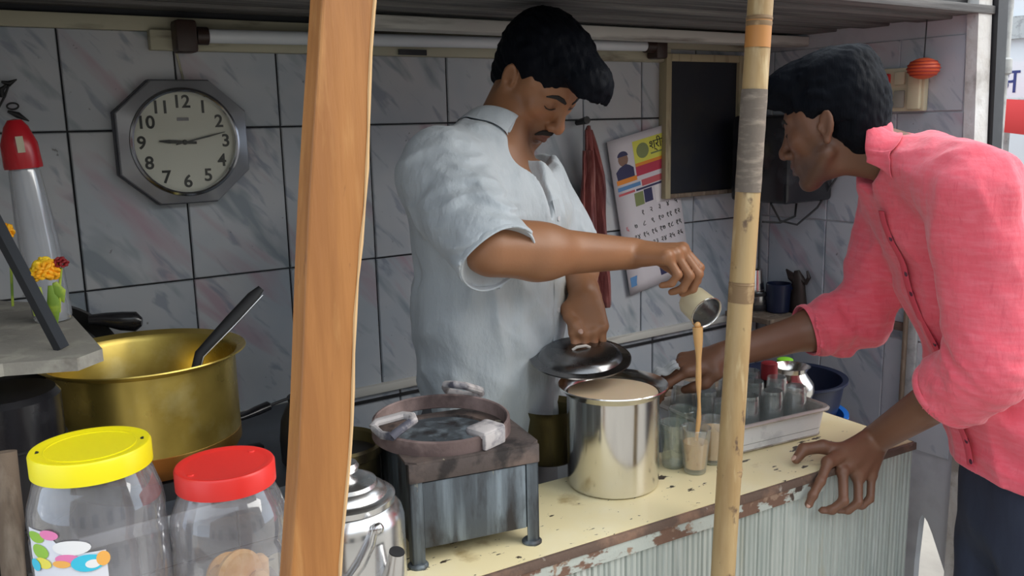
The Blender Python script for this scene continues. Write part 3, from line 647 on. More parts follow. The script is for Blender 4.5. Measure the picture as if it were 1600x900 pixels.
def sq(a):
    c, s = math.cos(a), math.sin(a); t = min((SW / 2 + .003) / abs(c) if abs(c) > 1e-6 else 9, (SD / 2 + .003) / abs(s) if abs(s) > 1e-6 else 9); return (SW / 2 + t * c, SD / 2 + t * s)
for i in range(n):
    a = 2 * math.pi * (i + .5) / n; q = sq(a); P.append([ST @ V((q[0], q[1], SH - .004)), ST @ V((q[0], q[1], SH)), ST @ V((cx_ + RI * math.cos(a), cy_ + RI * math.sin(a), SH)), ST @ V((cx_ + RI * .98 * math.cos(a), cy_ + RI * .98 * math.sin(a), SH - 0.02))])
tp.grid(P, True).obj('top_plate', M_irontop, st, sharp=25)
MB().lathe([(0, 0.0), (RI, 0.0)], 32, ST @ Matrix.Translation((cx_, cy_, SH - 0.02))).obj('fire_bed', M_black, st)
MB().lathe([(0, 0.010), (0.02, 0.010), (0.026, 0.004), (0.03, -0.0005)], 24, ST @ Matrix.Translation((cx_, cy_, SH - 0.02))).obj('burner_head', M_irontop, st)
for lx in (0.0, SW - 0.020):
    for ly in (0.0, SD - 0.02):
        mb = MB(); f = 0 if ly == 0 else 0.017
        mb.box((lx, ly + f, 0), (lx + 0.020, ly + f + 0.003, SH - 0.003), ST, bev=0.0008)
        g = 0.0 if lx == 0 else 0.017
        mb.box((lx + g, ly, 0), (lx + g + 0.003, ly + 0.02, SH - 0.003), ST, bev=0.0008)
        lg = mb.obj('leg', M_iron, st)
        MB().lathe([(0, 0.006), (0.013, 0.006), (0.016, 0.003), (0.016, 0.0), (0, 0)], 20, ST @ Matrix.Translation((lx + 0.010, ly + 0.008, 0))).obj('round_foot', M_iron, lg)
RM = ST @ Matrix.Translation((cx_, cy_, SH)) @ Matrix.Rotation(math.radians(2), 4, 'X')
RR = 0.1080
MB().lathe([(RR, 0.0), (RR + 0.004, 0.001), (RR + 0.003, 0.024), (RR - 0.001, 0.026), (RR - 0.003, 0.024), (RR - 0.003, 0.002), (RR, 0.0)], 64, RM).obj('burner_ring', M_ring, st)
def support(ang, tilt, wide, name='pan_support'):
    a = math.radians(ang); M = RM @ Matrix.Rotation(a, 4, 'Z') @ Matrix.Translation((RR, 0, 0.024)) @ Matrix.Rotation(math.radians(tilt), 4, 'Y')
    pts = [(0.006, -wide, 0.006), (-0.004, -wide * 1.05, 0.011), (-0.045, -wide * 0.55, 0.012), (-0.052, 0, 0.012), (-0.045, wide * 0.55, 0.012), (-0.004, wide * 1.05, 0.011), (0.006, wide, 0.006)]
    mb = MB(); mb.tube([M @ V(p) for p in pts], [(0.0066, 0.0072)] * 7, 10)
    mb.tube([M @ V((0.004, -wide, 0.006)), M @ V((0.007, 0, 0.002)), M @ V((0.004, wide, 0.006))], [(0.007, 0.005)] * 3, 10)
    return mb.obj(name, M_ash, st)
support(200, 5, 0.026); support(52, 26, 0.030)
a = math.radians(-62); M = RM @ Matrix.Rotation(a, 4, 'Z') @ Matrix.Translation((RR, 0, 0.018))
mb = MB(); mb.box((-0.034, -0.026, 0.002), (0.008, 0.026, 0.016), M, bev=0.006); mb.box((0.002, -0.026, -0.014), (0.010, 0.022, 0.012), M, bev=0.003); mb.obj('pan_support', M_ash, st)

# brass drum behind the stove and black jug behind the post
bd = thing('brass_drum', 'blackened brass drum with folded rim left of stove', 'pot', (0.520, -0.560, 0.86))
MB().lathe([(0, 0), (0.062, 0), (0.066, 0.004), (0.066, 0.142), (0.072, 0.146), (0.073, 0.160), (0.069, 0.164), (0.064, 0.160), (0.063, 0.02), (0, 0.015)], 48).obj('vessel', M_olive, bd)
MB().lathe([(0, 0.142), (0.064, 0.142)], 32).obj('dark_contents', M_black, bd)
jg = thing('black_jug', 'black jug almost hidden behind the orange wooden post', 'jug', (0.5381,-0.3949,0.9337))
jg.location.z = 0.93
MB().lathe([(0, 0), (0.046, 0), (0.052, 0.010), (0.053, 0.05), (0.049, 0.085), (0.040, 0.105), (0.034, 0.115), (0.036, 0.125), (0.032, 0.125), (0.03, 0.11), (0, 0.10)], 40).obj('body', M_black, jg)
MB().tube([(0.030, 0.0, 0.115), (0.056, 0, 0.118), (0.066, 0, 0.085), (0.052, 0, 0.05)], 0.006, 10).obj('handle', M_black, jg)

# ------------------------------------------------------------------ kettle
kt = thing('aluminium_kettle', 'shiny aluminium tea kettle half hidden behind the wooden post', 'kettle', (0.4436,-0.7643,0.9993))
kz = 0.86; kt.location.z = kz; KT = 1.0697 - 0.86
RK = 0.079
MB().lathe([(0, 0), (RK - 0.012, 0), (RK - 0.002, 0.006), (RK, 0.016), (RK, KT - 0.080), (RK - 0.003, KT - 0.068), (RK - 0.011, KT - 0.056), (RK - 0.017, KT - 0.052), (0, KT - 0.052)], 64).obj('body', M_alu, kt)
kl = MB().lathe([(RK - 0.012, KT - 0.054), (RK - 0.0115, KT - 0.046), (RK - 0.016, KT - 0.043), (RK - 0.022, KT - 0.042), (RK - 0.024, KT - 0.037), (RK - 0.032, KT - 0.031), (RK - 0.034, KT - 0.030), (RK - 0.036, KT - 0.025), (RK - 0.047, KT - 0.020), (RK - 0.056, KT - 0.018), (0, KT - 0.017)], 64).obj('lid', M_alu, kt)
MB().lathe([(0.010, KT - 0.018), (0.013, KT - 0.014), (0.019, KT - 0.010), (0.021, KT - 0.004), (0.018, KT + 0.001), (0, KT + 0.002)], 32).obj('knob', M_alu, kl)
tdir = V((0.26, -0.966, 0))
def kp(r, off, z): return tdir * r + V((-tdir.y, tdir.x, 0)) * off + V((0, 0, z))
sp = MB().tube([kp(RK - 0.012, 0, 0.040), kp(RK + 0.008, 0, 0.062), kp(RK + 0.017, 0, 0.088), kp(RK + 0.022, 0, 0.112)], [0.019, 0.017, 0.013, 0.0105], 20, cap=False).obj('spout', M_alu, kt)
MB().tube([kp(RK + 0.0205, 0, 0.108), kp(RK + 0.0222, 0, 0.1135)], [0.0100, 0.0102], 20).obj('spout_mouth', M_black, sp)
def kc(ang, r, z): return V((r * math.cos(math.radians(ang)), r * math.sin(math.radians(ang)), z))
for a0_, nm in ((276, 'folded_handle'),):
    hp_ = [kc(276, RK - .002, KT - .066), kc(268, RK + .006, KT - .085), kc(258, RK + .010, KT - .108), kc(246, RK + .012, KT - .130), kc(228, RK + .012, KT - .142), kc(196, RK + .012, KT - .142), kc(150, RK + .010, KT - .120), kc(112, RK + .004, KT - .085), kc(96, RK - .002, KT - .066)]
    MB().tube(hp_, [(0.0085, 0.0026)] * len(hp_), 10, flat=(0, 0, 1)).obj(nm, M_alu, kt)
for ang in (276, 96): MB().ball(kc(ang, RK + .002, KT - .066), (0.0085, 0.0085, 0.0085), 14, 8).obj('rivet', M_alu, kt)

# ------------------------------------------------------------------ glasses on the counter
def glass_prof(rb, rt, h, w=0.002): return [(0, 0), (rb - 0.001, 0), (rb, 0.002), (rt, h), (rt - w * .6, h + 0.001), (rt - w, h), (rb - w, 0.010), (0, 0.008)]
def tea_glass(name, label, loc, m, tea=None, rb=0.0205, rt=0.0290, h=0.088, group=None):
    t = thing(name, label, 'glass', loc, group=group)
    mb = MB(); n = 40; P = []
    for k in range(n):
        a = 2 * math.pi * k / n; fl = 1 + 0.030 * (abs(math.cos(a * 5)) - 0.5)
        P.append([V((r * (fl if 0.006 < z < h * 0.72 else 1) * math.cos(a), r * (fl if 0.006 < z < h * 0.72 else 1) * math.sin(a), z)) for r, z in ((rb - .003, 0.0), (rb, 0.002), (rb + (rt - rb) * .12, 0.010), (rb + (rt - rb) * .40, h * .40), (rb + (rt - rb) * .70, h * .70), (rb + (rt - rb) * .8, h * .76), (rt, h), (rt - .0012, h + .0008), (rt - .002, h - .001), (rb + (rt - rb) * .7 - .002, h * .7), (rb - .001, 0.010), (0.001, 0.009))])
    mb.grid(P, True).obj('tumbler', m, t, sharp=40)
    MB().lathe([(0, 0.0005), (rb - 0.001, 0.0005), (rb - .0005, 0.006), (0, 0.0075)], 32).obj('thick_base', M_greenglass, t)
    if tea:
        r1 = rb - .0022; r2 = rb + (rt - rb) * tea / h - .0026
        MB().lathe([(0, 0.010), (r1, 0.010), (r2, tea), (0, tea + .0005)], 36).obj('tea', M_tea, t)
    return t
gl_f = (1.1682,-0.7139,0.8600)
tea_glass('tea_glass', 'glass being filled with tea beside steel pot', gl_f, M_glass, 0.060)
tea_glass('tea_glass', 'empty greenish glass nearest steel pot, behind the filling glass', (1.1559,-0.6686,0.8600), M_greenglass)
tea_glass('tea_glass', 'empty greenish glass farthest back behind the filling glass', (1.2272,-0.6212,0.8600), M_greenglass)
tea_glass('tea_glass', 'glass holding tea partly hidden behind bamboo pole', (1.2294,-0.7003,0.8600), M_glass, 0.07)
# pouring cup and stream of tea
cup_c = V((1.1935,-0.7118,1.1635)); cup_ax = V((-0.1229,-0.9214,-0.3687))
cp = thing('pouring_cup', 'small steel cup tipped in the hand, pouring tea', 'cup', cup_c)
CF = frame((0, 0, 0), V((1, 0, 0.2)), cup_ax)
MB().lathe([(0.0310, 0.0), (0.0322, 0.0015), (0.0312, -0.003), (0.0292, -0.044), (0.026, -0.050), (0, -0.051)], 48, CF).obj('shell', M_milk, cp)
MB().lathe([(0.0316, 0.001), (0.0295, -0.001), (0.0275, -0.042), (0, -0.045)], 48, CF).obj('steel_inside', M_steeldull, cp)
MB().tube([CF @ V((0.0318 * math.cos(a), 0.0318 * math.sin(a), 0.0)) for a in [2 * math.pi * k / 40 for k in range(40)]], 0.0013, 8, closed=True).obj('rim', M_steel, cp)
t0 = V((1.1767,-0.7062,1.1383)); t1 = V(gl_f) + V((0.001, -0.002, 0.062))
ts = thing('tea_stream', 'thin stream of milky tea falling into glass', 'tea stream', t0)
mb = MB(); pts = []; rads = []
for i in range(29):
    s = i / 28; p = t0.lerp(t1, s) - t0
    p += V((0.826, -0.563, 0)) * (0.0022 * math.sin(s * 9 + 1) * s + 0.0035 * math.sin(s * math.pi)) ; pts.append(p)
    rads.append(0.0058 * (1 - s) ** 3 + 0.0038 + 0.0008 * math.sin(s * 17))
mb.tube(pts, rads, 14).obj('liquid', M_tea, ts)
MB().ball(V(cup_c) * 0 + (t0 - t0) + V((0, 0, 0.004)), (0.0065, 0.0055, 0.006), 16, 8).obj('spill_lip', M_tea, ts)

# ------------------------------------------------------------------ enamel tray with washed glasses
ty = thing('enamel_tray', 'white enamel tray of rinsed glasses at counter right end', 'tray', (1.30, -0.70, ZC))
tA = V((1.2804,-0.7206,0.9250)); tB = V((1.5371,-0.7522,0.9250)); tx = (tB - tA); tx.z = 0; TWd = tx.length + 0.045; tx.normalize(); tyy = V((-tx.y, tx.x, 0)); TDp = 0.235
to = tA - tx * 0.045; to.z = ZC
TM = Matrix.Translation(-V(ty.location)) @ Matrix(((tx.x, tyy.x, 0, to.x), (tx.y, tyy.y, 0, to.y), (0, 0, 1, to.z), (0, 0, 0, 1)))
def rrect(x0, y0, x1, y1, r, n=6):
    out = []
    for cx, cy, a0 in ((x1 - r, y0 + r, -90), (x1 - r, y1 - r, 0), (x0 + r, y1 - r, 90), (x0 + r, y0 + r, 180)):
        for k in range(n + 1):
            a = math.radians(a0 + 90 * k / n); out.append((cx + r * math.cos(a), cy + r * math.sin(a)))
    return out
def loopgrid(specs):
    L = [[TM @ V((x, yv, z)) for x, yv in rrect(i, i, TWd - i, TDp - i, max(0.004, r - i * .6))] for i, r, z in specs]
    return [[L[j][k] for j in range(len(L))] for k in range(len(L[0]))]
mb = MB(); mb.grid(loopgrid([(0.022, 0.03, 0.001), (0.016, 0.03, 0.004), (0.010, 0.03, 0.050), (0.009, 0.03, 0.056)]), True); mb.obj('outer_wall', M_white, ty)
mb = MB(); mb.grid(loopgrid([(0.009, 0.03, 0.054), (0.0, 0.03, 0.058), (-0.001, 0.03, 0.061), (0.003, 0.03, 0.064), (0.010, 0.03, 0.063), (0.012, 0.03, 0.058)]), True); mb.obj('rolled_rim', M_trayrim, ty)
mb = MB(); mb.grid(loopgrid([(0.012, 0.03, 0.060), (0.016, 0.03, 0.006)]), True); mb.prism(rrect(0.015, 0.015, TWd - 0.015, TDp - 0.015, 0.02), 0.003, 0.006, TM); mb.obj('inner_wall', M_trayrim, ty)
MB().prism(rrect(0.014, 0.014, TWd - 0.014, TDp - 0.014, 0.022), 0.018, 0.019, TM).obj('rinse_water', M_water, ty, smooth=False)
proto = None; ri = random.Random(5)
for j in range(3):
    for i in range(4):
        p = TM @ V((0.050 + i * 0.0635 + (0.012 if j % 2 else 0), 0.050 + j * 0.068, 0.020 + (0.086 if True else 0))) + V(ty.location)
        if proto is None:
            proto = thing('rinsed_glass', 'clear glass turned upside down in the enamel tray', 'glass', p, group='upside down glasses in the tray')
            MB().lathe([(0, 0), (0.0195, 0), (0.020, -0.003), (0.0278, -0.084), (0.0270, -0.086), (0.0262, -0.084), (0.0182, -0.010), (0, -0.008)], 32).obj('tumbler', M_glass, proto)
            MB().lathe([(0, -0.0005), (0.019, -0.0005), (0.0188, -0.006), (0, -0.007)], 28).obj('thick_base', M_greenglass, proto)
            MB().tube([(0.0275 * math.cos(a), 0.0275 * math.sin(a), -0.085) for a in [2 * math.pi * k / 28 for k in range(28)]], 0.0012, 6, closed=True).obj('lip', M_glass, proto)
        else: dup(proto, p, ri.uniform(0, 6))

# ------------------------------------------------------------------ behind the tray
lo_ = thing('steel_lota', 'round steel pot with flared rim behind enamel tray', 'pot', (1.6312,-0.5635,0.8476))
lo_.location.z = 0.86
lh = 0.9527 - 0.86
MB().lathe([(0, 0), (0.03, 0), (0.045, 0.012), (0.053, 0.035), (0.051, lh - 0.040), (0.038, lh - 0.022), (0.033, lh - 0.014), (0.040, lh - 0.003), (0.043, lh), (0.040, lh), (0.030, lh - 0.016), (0, lh - 0.03)], 48).obj('vessel', M_steel, lo_)
cr = thing('wooden_crate', 'dark wooden crate under blue tub behind counter end', 'crate', (1.84, -0.40, 0))
mb = MB(); mb.box((-0.15, -0.15, 0), (0.15, 0.15, 0.668), bev=0.004); mb.obj('box', M_darkwood, cr)
for k in range(5): MB().box((-0.155, -0.158, 0.03 + k * 0.125), (0.155, -0.150, 0.13 + k * 0.125), bev=0.002).obj('slat', M_darkwood, cr)
bt = thing('blue_tub', 'bright blue plastic tub under black basin behind tray', 'tub', (1.84, -0.40, 0.668))
MB().lathe([(0, 0), (0.10, 0), (0.115, 0.006), (0.138, 0.085), (0.146, 0.088), (0.146, 0.093), (0.134, 0.090), (0.112, 0.012), (0, 0.010)], 48).obj('tub', M_blue, bt)
bs = thing('black_basin', 'large black basin resting on blue tub behind tray', 'basin', (1.84, -0.40, 0.724))
MB().lathe([(0, 0), (0.09, 0), (0.106, 0.010), (0.122, 0.060), (0.132, 0.120), (0.141, 0.124), (0.141, 0.130), (0.127, 0.127), (0.118, 0.06), (0.10, 0.018), (0, 0.012)], 56).obj('bowl', M_navy, bs)
rc = thing('red_capped_bottle', 'small dark bottle with red cap behind tray glasses', 'bottle', (1.5278,-0.5857,0.8748)); rc.location.z = 0.86
rh = 0.9842 - 0.86
MB().lathe([(0, 0), (0.016, 0), (0.018, 0.004), (0.018, rh - 0.05), (0.014, rh - 0.035), (0, rh - 0.035)], 28).obj('body', M_black, rc)
MB().lathe([(0.0, rh - 0.037), (0.018, rh - 0.037), (0.018, rh - 0.002), (0.015, rh), (0, rh)], 28).obj('cap', flat('deep_red_cap', (0.30, 0.012, 0.02)), rc)
gc = thing('green_capped_bottle', 'small bottle with bright green cap behind steel lota', 'bottle', (1.7054,-0.4866,0.8120)); gc.location.z = 0.86
gh = 0.9411 - 0.86
MB().lathe([(0, 0), (0.020, 0), (0.021, 0.004), (0.021, gh - 0.05), (0.015, gh - 0.02), (0, gh - 0.02)], 28).obj('body', M_white, gc)
MB().lathe([(0.0, gh - 0.022), (0.019, gh - 0.022), (0.019, gh - 0.002), (0.016, gh), (0, gh)], 28).obj('cap', flat('lime_green_cap', (0.18, 0.50, 0.02)), gc)
# a back bench carrying the things behind the tray
bh = thing('back_bench', 'low wooden bench board behind the counter carrying pots', 'bench', (1.52, -0.40, 0))
MB().box((-0.06, -0.165, 0.835), (0.155, 0.20, 0.858), bev=0.003).obj('bench_board', M_darkwood, bh)
for x, yv in ((-0.05, -0.15), (0.13, -0.15), (-0.05, 0.17), (0.13, 0.17)): MB().box((x, yv, 0), (x + 0.02, yv + 0.02, 0.835)).obj('leg', M_darkwood, bh, smooth=False)

# ------------------------------------------------------------------ left side: hearth table, drum, brass pot
tb = thing('hearth_table', 'dark blue grey metal hearth table under brass pot', 'table', (0.24, -0.30, 0))
MB().box((-0.34, -0.165, 0.912), (0.40, 0.275, 0.930), bev=0.004).obj('table_top', pm('blue_grey_sheet_metal', (0.085, 0.10, 0.125), 0.4, 0.3, spots=[((0.05, 0.055, 0.07), 8, 0.45, 0.65)]), tb)
MB().box((-0.34, -0.171, 0.910), (0.40, -0.165, 0.931), bev=0.002).obj('front_edge', pm('worn_light_edge', (0.34, 0.36, 0.40), 0.4, 0.3), tb)
for x, yv in ((-0.33, -0.155), (0.375, -0.155), (-0.33, 0.24), (0.375, 0.24)): MB().box((x, yv, 0), (x + 0.02, yv + 0.02, 0.912)).obj('leg', M_black, tb, smooth=False)
hs = thing('hearth_ring', 'low black hearth ring carrying the brass pot', 'burner', (0.296, -0.285, 0.930))
MB().lathe([(0.10, 0), (0.125, 0), (0.125, 0.030), (0.115, 0.034), (0.105, 0.030), (0.10, 0)], 48).obj('ring', M_black, hs)
MB().box((0.09, -0.012, 0.004), (0.19, 0.012, 0.016), bev=0.003).obj('gas_pipe', M_black, hs)
br = thing('brass_pot', 'large brass cooking pot with wide rim on hearth', 'pot', (0.296, -0.285, 0.964))
BH = 1.1511 - 0.964; RB = 0.148
MB().lathe([(0, 0.0), (RB - 0.035, 0.0), (RB - 0.012, 0.006), (RB, 0.026), (RB, BH - 0.020), (RB + 0.002, BH - 0.010), (RB + 0.016, BH - 0.001), (RB + 0.019, BH), (RB + 0.018, BH + 0.002), (RB + 0.004, BH - 0.004), (RB - 0.002, BH - 0.014), (RB - 0.003, 0.028), (RB - 0.03, 0.006), (0, 0.004)], 96).obj('vessel', M_brass, br)
MB().lathe([(0, 0.060), (RB - 0.003, 0.060)], 48).obj('dark_contents', pm('dark_brown_curry', (0.10, 0.055, 0.02), 0.3), br)
MB().lathe([(RB - 0.0345, -0.0008), (RB - 0.012, 0.0052), (RB + 0.0006, 0.026), (RB + 0.0008, 0.046), (RB - .001, 0.048)], 96).obj('heat_stain', pm('copper_heat_stain', (0.36, 0.135, 0.03), 0.38, 0.9, spots=[((0.44, 0.27, 0.07), 9, 0.48, 0.62)]), br)
ld = thing('steel_ladle', 'dark handled steel ladle leaning in brass pot', 'ladle', (0.3757,-0.3354,1.1451))
h1 = V((0.4909,-0.3296,1.2432)) - V(ld.location)
MB().tube([V((-0.03, 0.005, -0.09)), V((0, 0, 0)), h1 * 0.5, h1 * 0.86, h1], [(0.003, 0.006), (0.003, 0.0085), (0.003, 0.0105), (0.003, 0.0105), (0.002, 0.006)], 12, flat=(0.6, 0.8, 0)).obj('handle', M_black, ld)
MB().tube([V((-0.03, 0.005, -0.09)) + V((.006, -.006, -.004)), V((.005, -.005, -.005)), h1 * 0.5 + V((.006, -.005, -.007)), h1 * 0.95 + V((.006, -.005, -.007))], 0.0016, 8).obj('bright_edge', M_steel, ld)
MB().ball(V((-0.045, 0.005, -0.115)), (0.035, 0.035, 0.018), 20, 10).obj('bowl', M_steeldull, ld)
pn = thing('black_pan', 'black pan leaning behind brass pot against tiled wall', 'pan', (0.17, -0.075, 0.93))
PM = Matrix.Translation((0.0, 0.0, 0.155)) @ Matrix.Rotation(math.radians(64), 4, 'X')
MB().lathe([(0, -0.004), (0.11, -0.004), (0.128, 0.018), (0.132, 0.022), (0.128, 0.022), (0.108, 0.0), (0, 0.0)], 56, PM).obj('dish', M_black, pn)
q1 = V((0.3342,-0.1061,1.1663)) - V(pn.location); q0 = V((0.2505,-0.0718,1.1762)) - V(pn.location)
MB().tube([q0, q0.lerp(q1, .3) + V((0, 0, .002)), q0.lerp(q1, .6), q0.lerp(q1, .88), q1], [(0.010, 0.010), (0.013, 0.012), (0.018, 0.013), (0.019, 0.013), (0.008, 0.008)], 16, flat=(0, 0, 1)).obj('handle', M_blackgloss, pn)
lh_ = thing('black_ladle', 'black handled ladle lying on the ledge right of brass pot', 'ladle', (0.4778,-0.1976,0.9741))
q1 = V((0.5398,-0.1880,0.9846)) - V(lh_.location); MB().tube([V((-0.05, -.01, 0)), V((0, 0, 0)), q1 * .5, q1 * .9, q1], [(0.004, 0.006), (0.006, 0.009), (0.009, 0.013), (0.009, 0.012), (0.003, 0.006)], 14, flat=(0, 0, 1)).obj('handle', M_blackgloss, lh_)
MB().tube([q1 * .9, q1 + V((0.12, 0.02, 0.012))], 0.003, 8).obj('rod', M_black, lh_)
dr = thing('black_drum', 'tall black iron drum at left edge under stone shelf', 'drum', (0.075, -0.47, 0.930))
MB().lathe([(0, 0), (0.070, 0), (0.072, 0.003), (0.072, 0.232), (0.066, 0.240), (0, 0.240)], 48).obj('barrel', M_blackgloss, dr)
for zz in (0.06, 0.17): MB().tube([(0.0725 * math.cos(a), 0.0725 * math.sin(a), zz) for a in [2 * math.pi * k / 40 for k in range(40)]], 0.0022, 6, closed=True).obj('hoop', M_black, dr)

# ------------------------------------------------------------------ stone shelf with offerings at the left
sl = thing('stone_shelf', 'grey stone shelf slab carrying flowers at left edge', 'shelf', (0.1424,-0.5530,1.2233))
sz = V(sl.location).z
poly = [(0.1947,-0.5488,1.2270), (0.1981,-0.1504,1.2270), (0.1133,-0.0487,1.2270), (-0.125, -0.36, 1.227), (-0.125, -0.60, 1.227), (0.0754,-0.5484,1.2270), (0.1577,-0.5828,1.2270)]
MB().prism([(p[0] - sl.location.x, p[1] - sl.location.y) for p in poly], 1.227 - 0.017 - sz, 1.227 - sz).obj('slab', M_slab, sl, smooth=False)
s0 = V((0.1488,-0.5213,1.2290)) - V(sl.location); s1 = V((0.1051,-0.4708,1.3660)) - V(sl.location)
dv = (s1 - s0).normalized(); s2 = s1 + dv * 0.16
MB().tube([s0, s1, s2], [(0.0035, 0.0115)] * 3, 4, flat=(0.55, 0.8, 0)).obj('metal_strap', M_strap, sl, smooth=False)
bo = thing('offering_bottle', 'clear ribbed bottle with rounded red cap on left shelf', 'bottle', (0.1673,-0.2972,1.2275))
bu = V((0.1291,-0.3994,1.4817)) - V(bo.location); BM = frame((0, 0, 0), V((1, 0, 0)), V((-0.065, 0.0, 0.99)))
bl = (V((0.1296,-0.4098,1.4373)) - V(bo.location)).length
MB().lathe([(0, 0.001), (0.026, 0.001), (0.028, 0.006), (0.0285, 0.03), (0.0275, 0.034), (0.0285, 0.038), (0.0285, bl * .55), (0.027, bl * .6), (0.0275, bl * .64), (0.022, bl - 0.008), (0.020, bl)], 40, BM).obj('body', glass_mat('silvery_bottle_plastic', (0.8, 0.82, 0.86), 0.3, rough=0.15, haze=0.45, hazecol=(0.62, 0.66, 0.72)), bo)
MB().lathe([(0.0265, bl - 0.002), (0.027, bl + 0.002), (0.0255, bl + 0.035), (0.017, bl + 0.06), (0.010, bl + 0.070), (0, bl + 0.072)], 40, BM).obj('cap', flat('glossy_red_cap', (0.42, 0.012, 0.02), 0.25), bo)
MB().box((-0.006, -0.0268, bl + 0.022), (0.004, -0.0255, bl + 0.046), BM).obj('pale_sticker', M_band, bo, smooth=False)
def flower(name, label, loc, R, n, m, seed, stem=True):
    t = thing(name, label, 'flower', loc); rr = random.Random(seed)
    mb = MB()
    for k in range(n):
        th = math.acos(1 - 1.6 * (k + .5) / n); ph = k * 2.39996
        dd = V((math.sin(th) * math.cos(ph), math.sin(th) * math.sin(ph), math.cos(th)))
        s = R * rr.uniform(.26, .36); M = frame(dd * R * 0.72, V((rr.uniform(-1, 1), rr.uniform(-1, 1), .3)), dd).to_3x3()
        mb.ball(dd * R * rr.uniform(.62, .80), (s, s * .55, s * .8), 7, 5, M)
    o = mb.obj('petals', m, t); o['kind'] = 'stuff'
    return t
fa = flower('marigold', 'orange marigold flower on left shelf beside dark strap', (0.1437,-0.4802,1.3313), 0.021, 70, M_petal, 1)
for dx, dz, l in ((-0.010, -0.02, 0.040), (0.004, -0.02, 0.055), (0.010, -0.016, 0.030)):
    a0_ = V((dx, -0.004, dz)); MB().tube([a0_, a0_ + V((dx * .4, 0, -l * .5)), a0_ + V((dx * .9, .004, -l))], [(0.003, 0.002), (0.009, 0.002), (0.001, 0.001)], 10, flat=(1, 0, 0)).obj('leaf', M_leaf, fa)
fb = flower('red_flower', 'dark red flower just right of the orange marigold', (0.1638,-0.4856,1.3404), 0.011, 26, M_redpetal, 2)
MB().tube([(0, 0, -0.006), (-0.004, 0.003, -0.03), (-0.008, 0.004, -0.068)], 0.0018, 8).obj('stem', M_leaf, fb)
fc = flower('marigold', 'yellow marigold cut by the left picture edge', (0.1053,-0.4418,1.3861), 0.013, 40, M_petal, 3)
MB().tube([(0, 0, -0.008), (0.002, 0.003, -0.05), (-.002, 0.004, -0.105)], 0.0018, 8).obj('stem', M_leaf, fc)
va = thing('bud_vase', 'small white vase under the orange marigold', 'vase', (0.1607,-0.2917,1.2275))
MB().lathe([(0, 0), (0.012, 0), (0.013, 0.004), (0.012, 0.02), (0.008, 0.032), (0.0095, 0.040), (0.008, 0.040), (0.006, 0.03), (0, 0.01)], 28).obj('body', M_white, va)
orn = thing('iron_ornament', 'black wrought iron leaf ornament on tiles at left edge', 'ornament', (0.1696,-0.0200,1.5829))
mb = MB(); A_ = V(orn.location)
ux = V((0.1796,-0.0200,1.5829)) - A_; uz = V((0.1709,-0.0200,1.5939)) - A_
def op(x, yv): return ux * ((x - 14) / 10) + uz * ((150 - yv) / 10)
mb.tube([op(2, 128), op(14, 131), op(26, 124)], [0.002, 0.0052, 0.001], 10); mb.obj('leaf', M_black, orn)
mb = MB(); mb.tube([op(12, 174), op(28, 180), op(46, 190)], [0.002, 0.0058, 0.001], 10); mb.obj('leaf', M_black, orn)
mb = MB(); mb.tube([op(4, 152), op(2, 140), op(10, 133)], [0.004, 0.005, 0.002], 10); mb.obj('leaf', M_black, orn)
mb = MB(); mb.tube([op(20 + 9 * math.cos(a), 166 + 5 * math.sin(a)) for a in [2 * math.pi * k / 20 for k in range(20)]], 0.0016, 8, closed=True); mb.obj('ring', M_black, orn)
MB().tube([op(-10, 185), op(0, 165), op(8, 150), op(14, 131)], 0.002, 8).obj('stem', M_black, orn)

# ------------------------------------------------------------------ front shelf with sweet jars
fs = thing('front_shelf', 'plank shelf carrying the two lidded plastic jars', 'shelf', (0.12, -0.93, 0))
MB().box((-0.24, -0.12, 0.955), (0.20, 0.12, 0.980), bev=0.003).obj('shelf_board', M_darkwood, fs)
for x in (-0.20, 0.16):
    for yv in (-0.10, 0.08): MB().box((x, yv, 0), (x + 0.025, yv + 0.025, 0.955)).obj('leg', M_darkwood, fs, smooth=False)
def jar(name, label, lidc, rl, rbod, m, seed):
    t = thing(name, label, 'jar', (lidc[0], lidc[1], 0.980)); h = lidc[2] - 0.980      # h = top of lid
    MB().lathe([(0, 0.001), (rbod - 0.010, 0.001), (rbod - 0.002, 0.006), (rbod, 0.014), (rbod, h - 0.090), (rbod - 0.0015, h - 0.086), (rbod - 0.0005, h - 0.080), (rbod, h - 0.068), (rbod - 0.002, h - 0.054), (rbod - 0.006, h - 0.042), (rl - 0.001, h - 0.032), (rl - 0.004, h - 0.026), (rl - 0.004, h - 0.006)], 72).obj('body', M_jar, t)
    ld = MB().lathe([(rl - 0.002, h - 0.0235), (rl, h - 0.023), (rl, h - 0.003), (rl - 0.0015, h - 0.0005), (rl - 0.004, h), (rl - 0.008, h - 0.0015), (rl - 0.012, h - 0.002), (0, h - 0.002)], 72).obj('lid', m, t)
    return t, h, ld
yl = (0.1226,-0.8870,1.2076); rl_ = (0.2459,-0.9178,1.1682)
yj, yh, yld = jar('sweet_jar', 'clear plastic jar with yellow screw lid at front left', yl, 0.0575, 0.0655, M_yellow, 1)
rj, rh_, rld = jar('sweet_jar', 'clear plastic jar with red screw lid holding biscuits', rl_, 0.0520, 0.0615, M_red, 2)
for a in (2.9, 6.1): MB().lathe([(0, yh - 0.0012), (0.0042, yh - 0.0012), (0.0042, yh - .004)], 12, Matrix.Translation((0.051 * math.cos(a), 0.051 * math.sin(a), 0))).obj('dark_dimple', M_ink, yld)
for a in (0.5, 3.4): MB().lathe([(0, rh_ - 0.0005), (0.0035, rh_ - 0.0008), (0.0045, rh_ - .004)], 12, Matrix.Translation((0.040 * math.cos(a), 0.040 * math.sin(a), 0))).obj('moulded_pip', M_red, rld)
